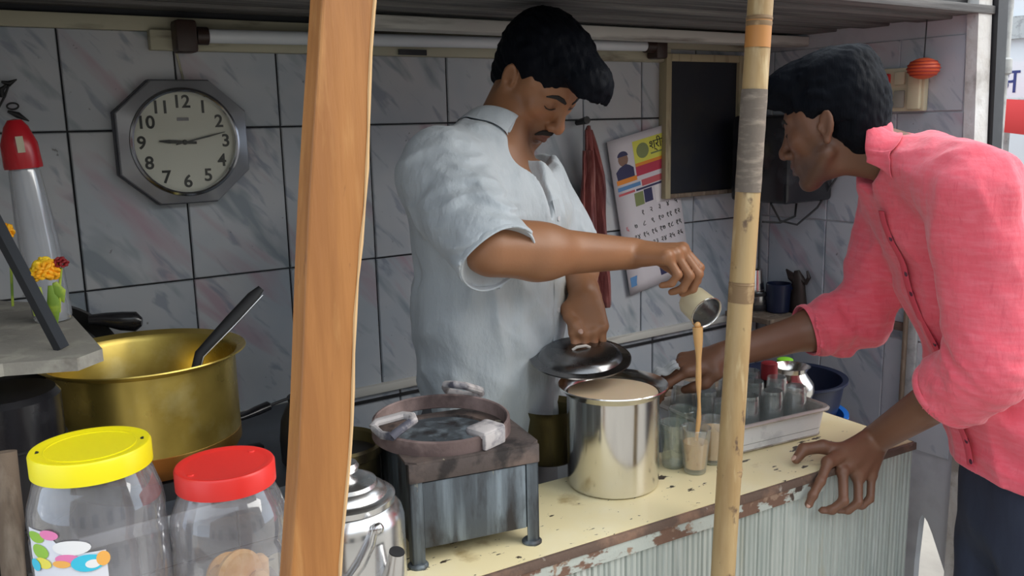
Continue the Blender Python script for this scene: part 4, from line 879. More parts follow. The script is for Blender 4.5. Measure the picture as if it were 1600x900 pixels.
# faint moulded ring and raised letters band on the yellow lid
MB().tube([(0.043 * math.cos(a), 0.043 * math.sin(a), yh - 0.002) for a in [2 * math.pi * k / 48 for k in range(48)]], 0.0007, 6, closed=True).obj('moulded_ring', M_yellow, yld)
# curved printed label on the yellow jar
def curved(poly, r, name, m, t):
    """poly in (angle degrees, height) drawn on the jar wall"""
    bmx = MB(); vs = [bmx.bm.verts.new((r * math.cos(math.radians(a)), r * math.sin(math.radians(a)), z)) for a, z in poly]
    f = bmx.bm.faces.new(vs); bmesh.ops.triangulate(bmx.bm, faces=[f]); return bmx.obj(name, m, t, smooth=False)
def arcpoly(a0, a1, z0, z1, n=14): return [(a0 + (a1 - a0) * k / n, z0) for k in range(n + 1)] + [(a1 + (a0 - a1) * k / n, z1) for k in range(n + 1)]
lbl_r = 0.0662; LA = -162.0
def lp(x, yv): return (LA + (x - 50) * 0.66, (892 - yv) * 0.00063 + 1.1088-0.98)
def ell(cx, cy, rx, ry, n=18): return [lp(cx + rx * math.cos(2 * math.pi * k / n), cy + ry * math.sin(2 * math.pi * k / n)) for k in range(n)]
mb = MB(); P = []
for k in range(25):
    a, _z = lp(44 + 108 * k / 24, 0); top = lp(0, 838 + 34 * min(1, max(0, (k - 8) / 6)))[1]; P.append([V((lbl_r * math.cos(math.radians(a)), lbl_r * math.sin(math.radians(a)), z)) for z in (0.02, top)])
mb.grid(P).obj('printed_label', flat('label_white', (0.75, 0.76, 0.82)), yj)
lb = flat('label_lime', (0.30, 0.55, 0.06)); lk = flat('label_pink', (0.80, 0.22, 0.45)); lc = flat('label_cyan', (0.05, 0.55, 0.75)); lo2 = flat('label_orange', (0.90, 0.45, 0.10)); ly = flat('label_yellow', (0.85, 0.75, 0.10)); lw = flat('label_gloss_white', (0.85, 0.84, 0.84))
for i, (e, m) in enumerate((((60, 850, 16, 9), lb), ((66, 872, 15, 12), lb), ((84, 842, 14, 8), lk), ((112, 862, 24, 12), lw), ((106, 880, 16, 8), lk), ((70, 890, 14, 9), ly), ((98, 888, 12, 6), lo2), ((130, 888, 20, 14), lc), ((136, 890, 9, 7), lw), ((148, 884, 8, 12), lo2), ((56, 896, 10, 10), lc))):
    q = ell(*e); curved(q, lbl_r + 0.0005 + i * 0.00012, 'label_motif', m, yj)
# biscuits in the red jar
for i, (ax_, ay_, zz, tl_, kind) in enumerate(((0.0, -0.022, 0.062, 80, 'round'), (-0.026, -0.010, 0.040, 0, 'roll'), (0.022, -0.030, 0.030, 0, 'roll'), (0.034, 0.004, 0.034, 0, 'roll'), (0.004, -0.040, 0.028, 0, 'roll'), (0.0, 0.02, 0.045, 60, 'round'), (-0.010, 0.0, 0.014, 8, 'round'), (0.016, 0.008, 0.026, 14, 'round'))):
    lab = ['round tan biscuit standing on edge at top of red lidded jar', 'bread stick at the left side inside red lidded jar', 'bread stick at front inside red lidded jar', 'bread stick at the right side inside red lidded jar', 'short bread stick leaning in front of round biscuit', 'round biscuit at the back of red lidded jar', 'round biscuit lying at the bottom of red lidded jar', 'round biscuit lying second from jar bottom'][i]
    t = thing('biscuit', lab, 'biscuit', (rl_[0] + ax_ * .8, rl_[1] + ay_ * .8, 0.980 + zz), group='biscuits in the red lidded jar')
    if kind == 'round': MB().lathe([(0, -0.005), (0.026, -0.005), (0.030, -0.001), (0.030, 0.003), (0.026, 0.006), (0.012, 0.0045), (0, 0.005)], 32, Matrix.Rotation(0.4, 4, 'Z') @ Matrix.Rotation(math.radians(tl_), 4, 'X')).obj('disc', M_biscuit, t)
    else: MB().tube([(0, 0, -0.030), (0.001, 0, 0.0), (0.003, 0.002, 0.030), (0.004, 0.002, 0.036)], [0.009, 0.0105, 0.010, 0.004], 16).obj('stick', M_biscuit, t)
fp = thing('bark_post', 'rough bark covered post at lower left corner', 'post', (0.0, 0, 0))
a0 = V((0.0594,-0.6970,1.2073)); a1 = V((0.0494,-0.7330,1.0191)); dd = (a1 - a0) / (a1.z - a0.z)
fp.location = (a0 - dd * a0.z); rv = random.Random(9)
MB().tube([dd * (i * 0.04) + V((rv.uniform(-.0015, .0015), rv.uniform(-.0015, .0015), 0)) for i in range(int(1.19 / 0.04) + 1)], [0.013 + rv.uniform(-.0012, .0012) for i in range(int(1.19 / 0.04) + 1)], 18).obj('trunk', M_darkwood, fp)

# ------------------------------------------------------------------ the street seen past the right wall, and an unseen building added across the street the stall faces
pl = thing('metal_pole', 'grey galvanised pole outside beyond right wall', 'pole', (XR + 0.26, -0.60, -0.05))
p0 = V((2.4400,-0.5736,1.6061))
pl.location = (p0.x, p0.y, -0.05); pl.rotation_euler = (0, 0, 0)
MB().tube([(0, 0, 0), (0, 0, 2.3)], 0.0145, 20).obj('shaft', M_pole, pl)
MB().lathe([(0.015, 1.66), (0.022, 1.665), (0.022, 1.70), (0.015, 1.705)], 20).obj('coupling', M_pole, pl)
bw = thing('pale_building', 'pale building front across the side street', 'building', (6.5, 1.0, -0.05))
MB().box((0, -2.5, 0), (0.5, 5.0, 5.0)).obj('wall', M_pale, bw, smooth=False)
MB().box((-0.03, -0.9, 0.0), (0.0, 0.3, 1.15)).obj('dark_doorway', M_black, bw, smooth=False)
MB().box((-0.06, -2.0, 2.05), (0.0, 3.0, 2.2)).obj('grey_ledge', M_pole, bw, smooth=False)
aw = thing('red_awning', 'red cloth awning across the side street', 'awning', (5.6000,0.9693,1.4787))
mb = MB(); P = [[V((0.10 * j, yv, 0.10 - 0.02 * j + 0.006 * math.sin(yv * 20))) for j in range(3)] + [V((-0.02, yv, -0.10 + 0.01 * math.sin(yv * 14)))] for yv in [-.6 + .06 * k for k in range(31)]]
P = [[r[3], r[0], r[1], r[2]] for r in P]
o = mb.grid(P).obj('cloth', M_redcloth, aw); md = o.modifiers.new('thick', 'SOLIDIFY'); md.thickness = 0.01
MB().tube([(0.02, -0.6, 0.1), (0.02, 1.2, 0.1)], 0.012, 8).obj('rod', M_pole, aw)
MB().tube([(0.02, -0.55, 0.1), (0.02, -0.55, -1.45)], 0.02, 8).obj('upright', M_pole, aw)
sg = thing('street_sign', 'white street signboard with dark blue letter', 'sign', (5.9000,1.1291,1.6919))
MB().box((-0.01, -0.22, -0.13), (0.01, 0.22, 0.13)).obj('board', M_pale, sg, smooth=False)
MB().tube([(0.03, 0.05, 0.0), (0.03, 0.05, -1.70)], 0.02, 8).obj('upright', M_pole, sg)
text_mesh('अ', 0.22, Matrix(((0, 0, -1, -0.012), (-1, 0, 0, 0.06), (0, 1, 0, 0.0), (0, 0, 0, 1))), M_signink, 'letter', sg)
ob = thing('sky_block_building', 'unseen building added behind camera to cut low skylight', 'building', (0.0, -7.5, -0.05))  # unseen, added to hold back low sky and darken metal reflections
MB().box((-9, -0.4, 0), (9, 0, 4.2)).obj('wall', pm('ochre_house_wall', (0.45, 0.40, 0.34), 0.9), ob, smooth=False)
for k in range(6): MB().box((-7.6 + 2.8 * k, -0.02, 0), (-6.4 + 2.8 * k, 0.03, 2.0)).obj('doorway', M_black, ob, smooth=False)
# ------------------------------------------------------------------ figures: smooth implicit surfaces turned into one mesh each
def smin(a, b, k): return np.minimum(a, b) - np.maximum(k - np.abs(a - b), 0) ** 2 / (4 * k)
def smax(a, b, k): return np.maximum(a, b) + np.maximum(k - np.abs(a - b), 0) ** 2 / (4 * k)
def arr(p): return np.array(tuple(p), dtype=np.float64)
class Field:
    def __init__(s, xs, ys, zs):
        s.ax = [np.asarray(a, np.float32) for a in (xs, ys, zs)]
        s.F = np.full([len(a) for a in s.ax], 0.5, np.float32)
        s.h = [float(np.min(np.diff(a))) for a in s.ax]
    def _sl(s, lo, hi):
        sl = []
        for a, l, h in zip(s.ax, lo, hi):
            i0 = max(int(np.searchsorted(a, l)) - 1, 0); i1 = min(int(np.searchsorted(a, h)) + 1, len(a)); sl.append(slice(i0, max(i1, i0)))
        return tuple(sl)
    def _pts(s, sl): return (s.ax[0][sl[0]][:, None, None], s.ax[1][sl[1]][None, :, None], s.ax[2][sl[2]][None, None, :])
    def op(s, fn, lo, hi, k, sub=False):
        m = k + 0.03
        sl = s._sl([l - m for l in lo], [h + m for h in hi])
        if any(q.stop - q.start < 1 for q in sl): return
        d = fn(*s._pts(sl)); blk = s.F[sl]
        s.F[sl] = smax(blk, -d, k) if sub else smin(blk, d, k)
    def cap(s, a, b, ra, rb=None, k=0.01, sub=False):
        a = arr(a); b = arr(b); rb = ra if rb is None else rb; ba = b - a; L = float(ba @ ba) + 1e-12; r = max(ra, rb)
        def fn(X, Y, Z):
            px, py, pz = X - a[0], Y - a[1], Z - a[2]
            t = np.clip((px * ba[0] + py * ba[1] + pz * ba[2]) / L, 0, 1)
            return np.sqrt((px - t * ba[0]) ** 2 + (py - t * ba[1]) ** 2 + (pz - t * ba[2]) ** 2) - (ra + t * (rb - ra))
        s.op(fn, np.minimum(a, b) - r, np.maximum(a, b) + r, k, sub)
    def ell(s, c, r, M=None, k=0.01, sub=False):
        c = arr(c); r = np.array(r, float); M = np.eye(3) if M is None else np.array(M, float); R = r.max()
        def fn(X, Y, Z):
            px, py, pz = X - c[0], Y - c[1], Z - c[2]; k0 = 0; k1 = 0
            for i in range(3):
                q = (px * M[0, i] + py * M[1, i] + pz * M[2, i]) / r[i]; k0 = k0 + q * q; k1 = k1 + (q / r[i]) ** 2
            k0 = np.sqrt(k0); k1 = np.sqrt(k1) + 1e-9
            return k0 * (k0 - 1) / k1
        s.op(fn, c - R, c + R, k, sub)
    def ecap(s, a, b, u, A, B, k=0.02, sub=False):
        """tapered limb or trunk section with elliptical cross sections; u is the direction of the first radius"""
        a = arr(a); b = arr(b); ba = b - a; L = float(ba @ ba); t_ = ba / math.sqrt(L); u = arr(u); u = u - t_ * (u @ t_); u /= np.linalg.norm(u); w = np.cross(t_, u); r = max(max(A), max(B))
        def fn(X, Y, Z):
            px, py, pz = X - a[0], Y - a[1], Z - a[2]
            t = np.clip((px * ba[0] + py * ba[1] + pz * ba[2]) / L, 0, 1)
            qx, qy, qz = px - t * ba[0], py - t * ba[1], pz - t * ba[2]
            ru = A[0] + t * (B[0] - A[0]); rw = A[1] + t * (B[1] - A[1])
            x = qx * u[0] + qy * u[1] + qz * u[2]; y = qx * w[0] + qy * w[1] + qz * w[2]; z = qx * t_[0] + qy * t_[1] + qz * t_[2]
            rm = np.minimum(ru, rw)
            k0 = np.sqrt((x / ru) ** 2 + (y / rw) ** 2 + (z / rm) ** 2); k1 = np.sqrt((x / ru ** 2) ** 2 + (y / rw ** 2) ** 2 + (z / rm ** 2) ** 2) + 1e-9
            return k0 * (k0 - 1) / k1
        s.op(fn, np.minimum(a, b) - r, np.maximum(a, b) + r, k, sub)
    def plane(s, p, n, lo, hi, k=0.004):
        """cut away everything on the +n side of p inside a box"""
        p = arr(p); n = arr(n); n /= np.linalg.norm(n)
        sl = s._sl(lo, hi); X, Y, Z = s._pts(sl)
        d = (X - p[0]) * n[0] + (Y - p[1]) * n[1] + (Z - p[2]) * n[2]
        s.F[sl] = smax(s.F[sl], np.broadcast_to(d, s.F[sl].shape).astype(np.float32), k)
    def displace(s, fn, band=0.03):
        idx = np.nonzero(np.abs(s.F) < band); P = np.stack([s.ax[i][idx[i]] for i in range(3)], 1).astype(np.float64)
        s.F[idx] -= fn(P).astype(np.float32)
    def mesh(s, name, m=None, color=None, smooth=2):
        F = s.F; S_ = F < 0; nx, ny, nz = F.shape
        cnt = np.zeros((nx - 1, ny - 1, nz - 1), np.int8)
        for dx in (0, 1):
            for dy in (0, 1):
                for dz in (0, 1): cnt += S_[dx:nx - 1 + dx, dy:ny - 1 + dy, dz:nz - 1 + dz]
        act = (cnt > 0) & (cnt < 8); ci = np.stack(np.nonzero(act), 1); n = len(ci)
        imap = np.full(act.shape, -1, np.int32); imap[act] = np.arange(n, dtype=np.int32)
        C = [(i, j, k) for i in (0, 1) for j in (0, 1) for k in (0, 1)]
        val = [F[ci[:, 0] + c[0], ci[:, 1] + c[1], ci[:, 2] + c[2]] for c in C]
        acc = np.zeros((n, 3)); w = np.zeros(n)
        for i, a in enumerate(C):
            for j, b in enumerate(C):
                if j <= i or sum(abs(a[q] - b[q]) for q in range(3)) != 1: continue
                va, vb = val[i], val[j]; cr = (va < 0) != (vb < 0); t = np.where(cr, va / np.where(cr, va - vb, 1), 0)
                for q in range(3):
                    pa = s.ax[q][ci[:, q] + a[q]]; pb = s.ax[q][ci[:, q] + b[q]]; acc[:, q] += np.where(cr, pa + t * (pb - pa), 0)
                w += cr
        Vv = acc / w[:, None]; quads = []
        for d in range(3):
            e = [slice(1, -1)] * 3; e[d] = slice(0, -1)
            a0 = S_[tuple(e)]; e2 = list(e); e2[d] = slice(1, None); a1 = S_[tuple(e2)]
            ix = np.stack(np.nonzero(a0 != a1), 1)
            if not len(ix): continue
            flip = a0[ix[:, 0], ix[:, 1], ix[:, 2]]
            base = ix.copy()
            for q in range(3):
                if q != d: base[:, q] += 1
            u, v = (d + 1) % 3, (d + 2) % 3; q4 = []
            for du, dv in ((-1, -1), (0, -1), (0, 0), (-1, 0)):
                c = base.copy(); c[:, u] += du; c[:, v] += dv; q4.append(imap[c[:, 0], c[:, 1], c[:, 2]])
            q4 = np.stack(q4, 1); q4[~flip] = q4[~flip][:, ::-1]; quads.append(q4)
        Q = np.concatenate(quads); Q = Q[(Q >= 0).all(1)]
        E = np.concatenate([Q[:, [0, 1]], Q[:, [1, 2]], Q[:, [2, 3]], Q[:, [3, 0]]])
        deg = np.bincount(E.ravel(), minlength=n).astype(float); deg[deg == 0] = 1
        for it in range(smooth):
            for lam in (0.5, -0.52):
                nb = np.zeros((n, 3))
                for q in range(3): nb[:, q] = np.bincount(E[:, 0], Vv[E[:, 1], q], n) + np.bincount(E[:, 1], Vv[E[:, 0], q], n)
                Vv = Vv + lam * (nb / deg[:, None] - Vv)
        me = bpy.data.meshes.new(name)
        me.vertices.add(n); me.vertices.foreach_set('co', Vv.astype(np.float32).ravel())
        me.loops.add(Q.size); me.loops.foreach_set('vertex_index', Q.astype(np.int32).ravel())
        me.polygons.add(len(Q)); me.polygons.foreach_set('loop_start', np.arange(0, Q.size, 4, dtype=np.int32))
        me.update(calc_edges=True); me.validate(); me.shade_smooth()
        if color is not None:
            ca = me.color_attributes.new('Col', 'FLOAT_COLOR', 'POINT'); c4 = np.ones((n, 4), np.float32); c4[:, :3] = color(Vv); ca.data.foreach_set('color', c4.ravel())
        setmat(me, m)
        return me
def span(lo, hi, h): return np.arange(lo, hi + h, h)
_rng = np.random.RandomState(11)
_dirs = _rng.normal(size=(40, 3)); _dirs /= np.linalg.norm(_dirs, axis=1)[:, None]; _ph = _rng.uniform(0, 6.28, 40)
def wob(P, f, seed=0, n=5):
    out = 0
    for i in range(n):
        k = (seed * 5 + i) % 40; out = out + np.sin(P @ _dirs[k] * f * (0.75 + 0.14 * i) + _ph[k] + 1.3 * np.sin(P @ _dirs[(k + 7) % 40] * f * 0.6))
    return out / n
def ridge(P, f, seed=0): return 1 - np.abs(wob(P, f, seed)) * 2.2
def seg_t(P, a, b):
    a = arr(a); b = arr(b); ba = b - a; t = np.clip(((P - a) @ ba) / (ba @ ba), 0, 1); q = P - a - t[:, None] * ba; return t, np.linalg.norm(q, axis=1)
def lerp(a, b, t): return V(a).lerp(V(b), t)

class Head:
    """head frame: x to the person's right, y out of the face, z up; origin midway between the ear openings"""
    def __init__(s, o, f, up, sc=1.0):
        f = V(f).normalized(); up = V(up); up = (up - f * up.dot(f)).normalized(); r = f.cross(up)
        s.o = V(o); s.M = np.array([[r.x, f.x, up.x], [r.y, f.y, up.y], [r.z, f.z, up.z]]); s.sc = sc; s.r, s.f, s.u = r, f, up
    def p(s, x, y, z): return s.o + (s.r * x + s.f * y + s.u * z) * s.sc
    def mat(s): return Matrix(((s.r.x, s.f.x, s.u.x, s.o.x), (s.r.y, s.f.y, s.u.y, s.o.y), (s.r.z, s.f.z, s.u.z, s.o.z), (0, 0, 0, 1))) @ Matrix.Scale(s.sc, 4)
    def inv(s, P): return ((P - arr(s.o)) @ s.M) / s.sc
def build_head(F, H, jaw=1.0):
    c = H.sc; M = H.M
    def el(p, r, k, sub=False, R=None): F.ell(H.p(*p), [q * c for q in r], M if R is None else M @ R, k * c, sub)
    def cp(p, q, ra, rb, k, sub=False): F.cap(H.p(*p), H.p(*q), ra * c, rb * c, k * c, sub)
    el((0, -.010, .046), (.073, .093, .080), .01)
    el((0, .028, .012), (.066, .066, .072), .02)
    el((0, .034, -.040), (.050 * jaw, .052, .062), .025)
    for sx in (-1, 1):
        cp((sx * .052, .008, -.048), (sx * .016, .068, -.094), .016 * jaw, .015, .022)
        el((sx * .046, .056, -.012), (.020, .020, .018), .022)
        cp((sx * .012, .0815, .033), (sx * .046, .064, .034), .0095, .0085, .012)
        cp((sx * .058, .020, -.005), (sx * .058, .03, .03), .014, .014, .02)
    cp((0, .070, -.096), (0, .074, -.098), .0165, .0165, .018)
    for sx in (-1, 1): el((sx * .033, .094, .013), (.0165, .014, .0105), .012, True)
    cp((0, .086, .022), (0, .108, -.022), .0075, .0095, .010)
    cp((0, .109, -.026), (0, .110, -.029), .0120, .0120, .008)
    for sx in (-1, 1):
        el((sx * .0125, .099, -.034), (.0085, .011, .0085), .006)
        el((sx * .0075, .105, -.041), (.0035, .0045, .004), .003, True)
    el((0, .076, -.064), (.030, .022, .024), .014)
    cp((0, .0935, -.046), (0, .0955, -.054), .0055, .006, .008)
    for sx in (-1, 1):
        cp((0, .0975, -.0585), (sx * .021, .0845, -.0625), .0052, .0030, .004)
        cp((0, .0955, -.0715), (sx * .019, .0830, -.0675), .0062, .0032, .004)
        cp((0, .1045, -.0648), (sx * .024, .0885, -.0652), .0016, .0012, .0025, True)
        # eyelids closed over downcast eyes
        el((sx * .0325, .0755, .0125), (.0155, .0120, .0115), .006)
        cp((sx * .018, .0870, .0075), (sx * .047, .0785, .0085), .0012, .0012, .0025, True)
    el((0, .088, -.083), (.020, .006, .004), .008, True)
    for sx in (-1, 1):
        a = math.radians(14); R = np.array([[math.cos(.35 * sx), -math.sin(.35 * sx), 0], [math.sin(.35 * sx), math.cos(.35 * sx), 0], [0, 0, 1]]) @ np.array([[1, 0, 0], [0, math.cos(a), -math.sin(a)], [0, math.sin(a), math.cos(a)]])
        el((sx * .078, -.012, .004), (.0068, .0165, .0290), .005, False, R)
        el((sx * .0865, -.010, .010), (.0055, .0095, .0190), .004, True, R)
        el((sx * .0835, -.006, -.006), (.0055, .0065, .0075), .003, True, R)
        el((sx * .076, -.006, -.026), (.006, .0075, .008), .005)
        cp((sx * .0775, .003, -.003), (sx * .0775, .003, .004), .004, .004, .004)
def build_neck(F, H, nb, r=.054): F.cap(H.p(0, -.032, -.030), nb, r * .92, r * 1.02, .018); F.cap(H.p(0, .004, -.062), lerp(H.p(0, .0, -.07), nb, .85), .030, .040, .016)
def head_color(H, base, beard, lip, shade=1.0):
    base = np.array(base); beard = np.array(beard); lip = np.array(lip)
    def fn(P):
        q = H.inv(P); c = np.tile(base, (len(P), 1)) * (1 + 0.10 * wob(P, 90, 2)[:, None])
        near = np.exp(-((q[:, 0] / .11) ** 4 + ((q[:, 1] - .03) / .12) ** 4 + ((q[:, 2] + .01) / .14) ** 4))
        def blob(x, y, z, sx, sy, sz): return np.exp(-(((np.abs(q[:, 0]) - x) / sx) ** 2 + ((q[:, 1] - y) / sy) ** 2 + ((q[:, 2] - z) / sz) ** 2))
        jawm = np.clip((-.035 - q[:, 2]) / .03, 0, 1) * np.clip((q[:, 1] - .0) / .03, 0, 1) * np.clip((q[:, 2] + .125) / .012, 0, 1)
        jawm = np.maximum(jawm, blob(.055, .02, -.035, .02, .022, .03)) * near
        c = c * (1 - .72 * jawm[:, None]) + beard * (.72 * jawm[:, None])
        lm = (blob(0, .097, -.0645, .021, .02, .0085))[:, None]; c = c * (1 - .8 * lm) + lip * .8 * lm
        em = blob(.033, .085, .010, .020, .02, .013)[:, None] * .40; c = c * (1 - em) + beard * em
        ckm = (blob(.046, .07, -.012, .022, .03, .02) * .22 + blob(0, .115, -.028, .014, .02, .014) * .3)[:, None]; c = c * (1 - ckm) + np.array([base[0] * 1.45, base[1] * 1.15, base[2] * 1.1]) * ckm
        return np.clip(c, 0, 1)
    return fn

FING = {'index': ((.088, .028), (.043, .026, .021), .0092), 'middle': ((.092, .0085), (.048, .030, .022), .0094), 'ring': ((.087, -.0115), (.044, .028, .022), .0089), 'pinky': ((.077, -.0295), (.035, .021, .019), .0079)}
def build_hand(F, w, f, n, left, curls, thumb, sc=1.0, spread=0.0):
    """w wrist, f towards the knuckles, n out of the palm; curls: finger -> bend in degrees at its three joints; thumb: points as (forward, side, palm)"""
    f = V(f).normalized(); n = V(n); n = (n - f * n.dot(f)).normalized(); t = n.cross(f) if left else f.cross(n); w = V(w)
    def at(a, b, c): return w + (f * a + t * b + n * c) * sc
    tips = {}
    F.ecap(at(-.012, 0, 0), at(.03, .002, .001), t, (.027 * sc, .020 * sc), (.034 * sc, .0175 * sc), .015)
    for name, ((mf, ms), ln, r) in FING.items():
        F.cap(at(.012, ms * .55, .001), at(mf - .004, ms, -.001), .0150 * sc, .0122 * sc, .012)
    F.ecap(at(.03, .0, .002), at(.070, -.001, .002), t, (.034 * sc, .0145 * sc), (.038 * sc, .0125 * sc), .012)
    for name, ((mf, ms), ln, r) in FING.items():
        c = curls[name]; a = 0; p = at(mf, ms, 0); sp = spread * (ms / .03)
        F.ell(at(mf, ms, -.004), [.0100 * sc] * 3, None, .006)
        for i in range(3):
            a += math.radians(c[i]); d = (f * math.cos(a) + n * math.sin(a) + t * sp * math.cos(a)).normalized(); q = p + d * ln[i] * sc
            r0 = r * (1.0, .93, .85)[i] * sc; r1 = r * (.95, .87, .72)[i] * sc
            F.cap(p, q, r0, r1, .0035 if i else .005); p = q
        nd = (n * math.cos(a) - f * math.sin(a)).normalized(); tips[name] = (p, d, -nd, r * .72 * sc)
    pts = [at(*q) for q in thumb]; rr = (.0150, .0122, .0108, .0085)
    F.cap(at(.018, .014, .004), pts[0], .017 * sc, .0165 * sc, .012)
    for i in range(len(pts) - 1): F.cap(pts[i], pts[i + 1], rr[i] * sc, rr[i + 1] * sc, .006)
    tips['thumb'] = (pts[-1], (pts[-1] - pts[-2]).normalized(), None, rr[3] * sc)
    return tips, at
def build_hand_pts(F, w, mcp, fingers, thumb, out, sc=1.0):
    """hand from its joints: mcp knuckles and finger chains (index to pinky), thumb chain; out = direction out of the back of the hand"""
    w = V(w); mcp = [V(p) for p in mcp]; out = V(out).normalized(); tips = {}
    for i, p in enumerate(mcp):
        r = (.0122, .0124, .0118, .0108)[i] * sc; side = (mcp[0] - mcp[3]).normalized() * (1.5 - i) / 1.5 * .014 * sc
        F.cap(w + side, p - out * .003, .0150 * sc, r, .012); F.ell(p + out * .001, [.0098 * sc] * 3, None, .006)
    c = (mcp[0] + mcp[1] + mcp[2] + mcp[3]) / 4
    F.ecap(lerp(w, c, .25) - out * .004, lerp(w, c, .85) - out * .004, mcp[0] - mcp[3], (.032 * sc, .0155 * sc), (.037 * sc, .0135 * sc), .012)
    for nm, m_, ch, r in zip(('index', 'middle', 'ring', 'pinky'), mcp, fingers, (.0094, .0096, .0090, .0080)):
        p = m_; rr = (1.0, .95, .88, .74); L = [V(q) for q in ch]
        for i, q in enumerate(L):
            F.cap(p, q, r * rr[i] * sc, r * rr[i + 1] * sc, .0035 if i else .005); F.ell(q, [r * rr[i + 1] * 1.03 * sc] * 3, None, .003); pp = p; p = q
        tips[nm] = (p, (p - pp).normalized(), None, r * .74 * sc)
    L = [V(q) for q in thumb]; rr = (.0165, .0128, .0112, .0088)
    F.cap(lerp(w, L[0], .3), L[0], .017 * sc, rr[0] * sc, .012)
    for i in range(len(L) - 1): F.cap(L[i], L[i + 1], rr[i] * sc, rr[i + 1] * sc, .006)
    tips['thumb'] = (L[-1], (L[-1] - L[-2]).normalized(), None, .0088 * sc)
    return tips
def arm(F, sh, el, wr, r=(.052, .043, .040, .027), k=.02, fl=None):
    F.cap(sh, lerp(sh, el, .9), r[0], r[1], k); F.cap(lerp(sh, el, .85), lerp(el, wr, .28), r[1] * .96, r[2] * 1.05, k); F.cap(el, lerp(el, wr, .35), r[2], r[2] * 1.06, k)
    F.cap(lerp(el, wr, .3), wr, r[2] * 1.03, r[3], k)
def nail(tips, name, up, m, root, bm=None):
    p, d, nd, r = tips[name]; up = V(up); up = (up - d * up.dot(d)).normalized()
    M = frame((0, 0, 0), d, up).to_3x3()
    o = MB().ball(p + up * (r * .72) + d * r * .15, (r * .85, r * .62, r * .34), 12, 8, M).obj('fingernail', m); world_part(o, root); return o
def collar_mesh(ring_fn, n=44, hgt=0.036, tree=None):
    """ring_fn(s) -> (point on the neck seam, outward, up, leaf length); a stand plus a leaf folded outwards"""
    mb = MB(); P = []
    for i in range(n + 1):
        s = i / n; p, o, u, lf = ring_fn(s)
        P.append([p - u * 0.012, p + u * hgt * .45, p + u * hgt * .9 + o * .001, p + u * hgt + o * .006, p + u * hgt * .85 + o * .012, p + u * (hgt * .85 - lf * .5) + o * (.015 + lf * .12), p + u * (hgt * .85 - lf) + o * (.016 + lf * .25)])
    if tree is not None: P = drape(P, tree, .0055)
    mb.grid(P); return mb
def drape(P_, tree, off):
    """lay collar leaf points on the shirt under them"""
    for row in P_:
        for j, k in ((4, .6), (5, .9), (6, 1.0)):
            hit = tree.find_nearest(row[j])
            if hit[0] is None: continue
            nn = hit[1]; d = (row[j] - hit[0]).dot(nn); want = off * k
            if d < want or j == 6 or (j == 5 and d > want * 2.5): row[j] = hit[0] + nn * want
    return P_
def surf(me): 
    bmx = bmesh.new(); bmx.from_mesh(me); t = BVHTree.FromBMesh(bmx); bmx.free(); return t
M_skinL = pm('brown_skin', (0.3, 0.15, 0.08), 0.42, attr='Col', spec=0.4, sss=0.06, bmp=(220, 0.12, 0.002))
M_skinR = pm('dark_brown_skin', (0.2, 0.1, 0.06), 0.42, attr='Col', spec=0.4, sss=0.06, bmp=(220, 0.12, 0.002))
M_hair = pm('black_hair', (0.003, 0.004, 0.007), 0.6, spec=0.09, bmp=(60, 0.35, 0.004, (5, 5, 0.7)))
M_brow = pm('black_brow_hair', (0.012, 0.009, 0.008), 0.7, bmp=(300, 0.5, 0.002))
M_shirtL = pm('white_cotton', (0.48, 0.53, 0.57), 0.85, spots=[((0.36, 0.32, 0.24), 3.2, 0.58, 0.78), ((0.54, 0.59, 0.63), 7, 0.5, 0.75)], bmp=(24, 0.55, 0.014, (1, 1, .45)), sheen=0.15)
M_shirtR = pm('pink_slub_linen', (0.80, 0.105, 0.150), 0.85, spots=[((0.82, 0.155, 0.205), 45, 0.40, 0.70, (0.6, 0.6, 3.0)), ((0.72, 0.085, 0.13), 60, 0.60, 0.76, (2.5, 2.5, 0.35))], bmp=(26, 0.5, 0.012, (1, 1, .45)), sheen=0.25)
M_shirtRin = pm('pink_button_band', (0.76, 0.085, 0.13), 0.85, bmp=(420, 0.15, 0.002))
M_button = pm('dark_plum_button', (0.10, 0.015, 0.04), 0.35)
M_whitebutton = pm('pearly_button', (0.6, 0.6, 0.62), 0.3)
M_denim = pm('dark_navy_denim', (0.020, 0.026, 0.05), 0.8, spots=[((0.035, 0.045, 0.08), 6, 0.45, 0.7, (2, 2, 0.5))], bmp=(300, 0.2, 0.002))
M_greytrouser = pm('grey_cotton_trouser', (0.12, 0.12, 0.13), 0.85)
M_nail = pm('finger_nail', (0.50, 0.31, 0.24), 0.3)
M_sandal = pm('brown_rubber_sandal', (0.08, 0.05, 0.035), 0.7)
IR, IU, IF = V((0.8261,-0.5632,-0.0223)), V((0.1223,0.1404,0.9825)), V((0.5502,0.8143,-0.1849))           # world directions: along the stall front, up-ish, into the stall
RH = V((IR.x, IR.y, 0)).normalized(); FH = V((IF.x, IF.y, 0)).normalized(); ZZ = V((0, 0, 1))
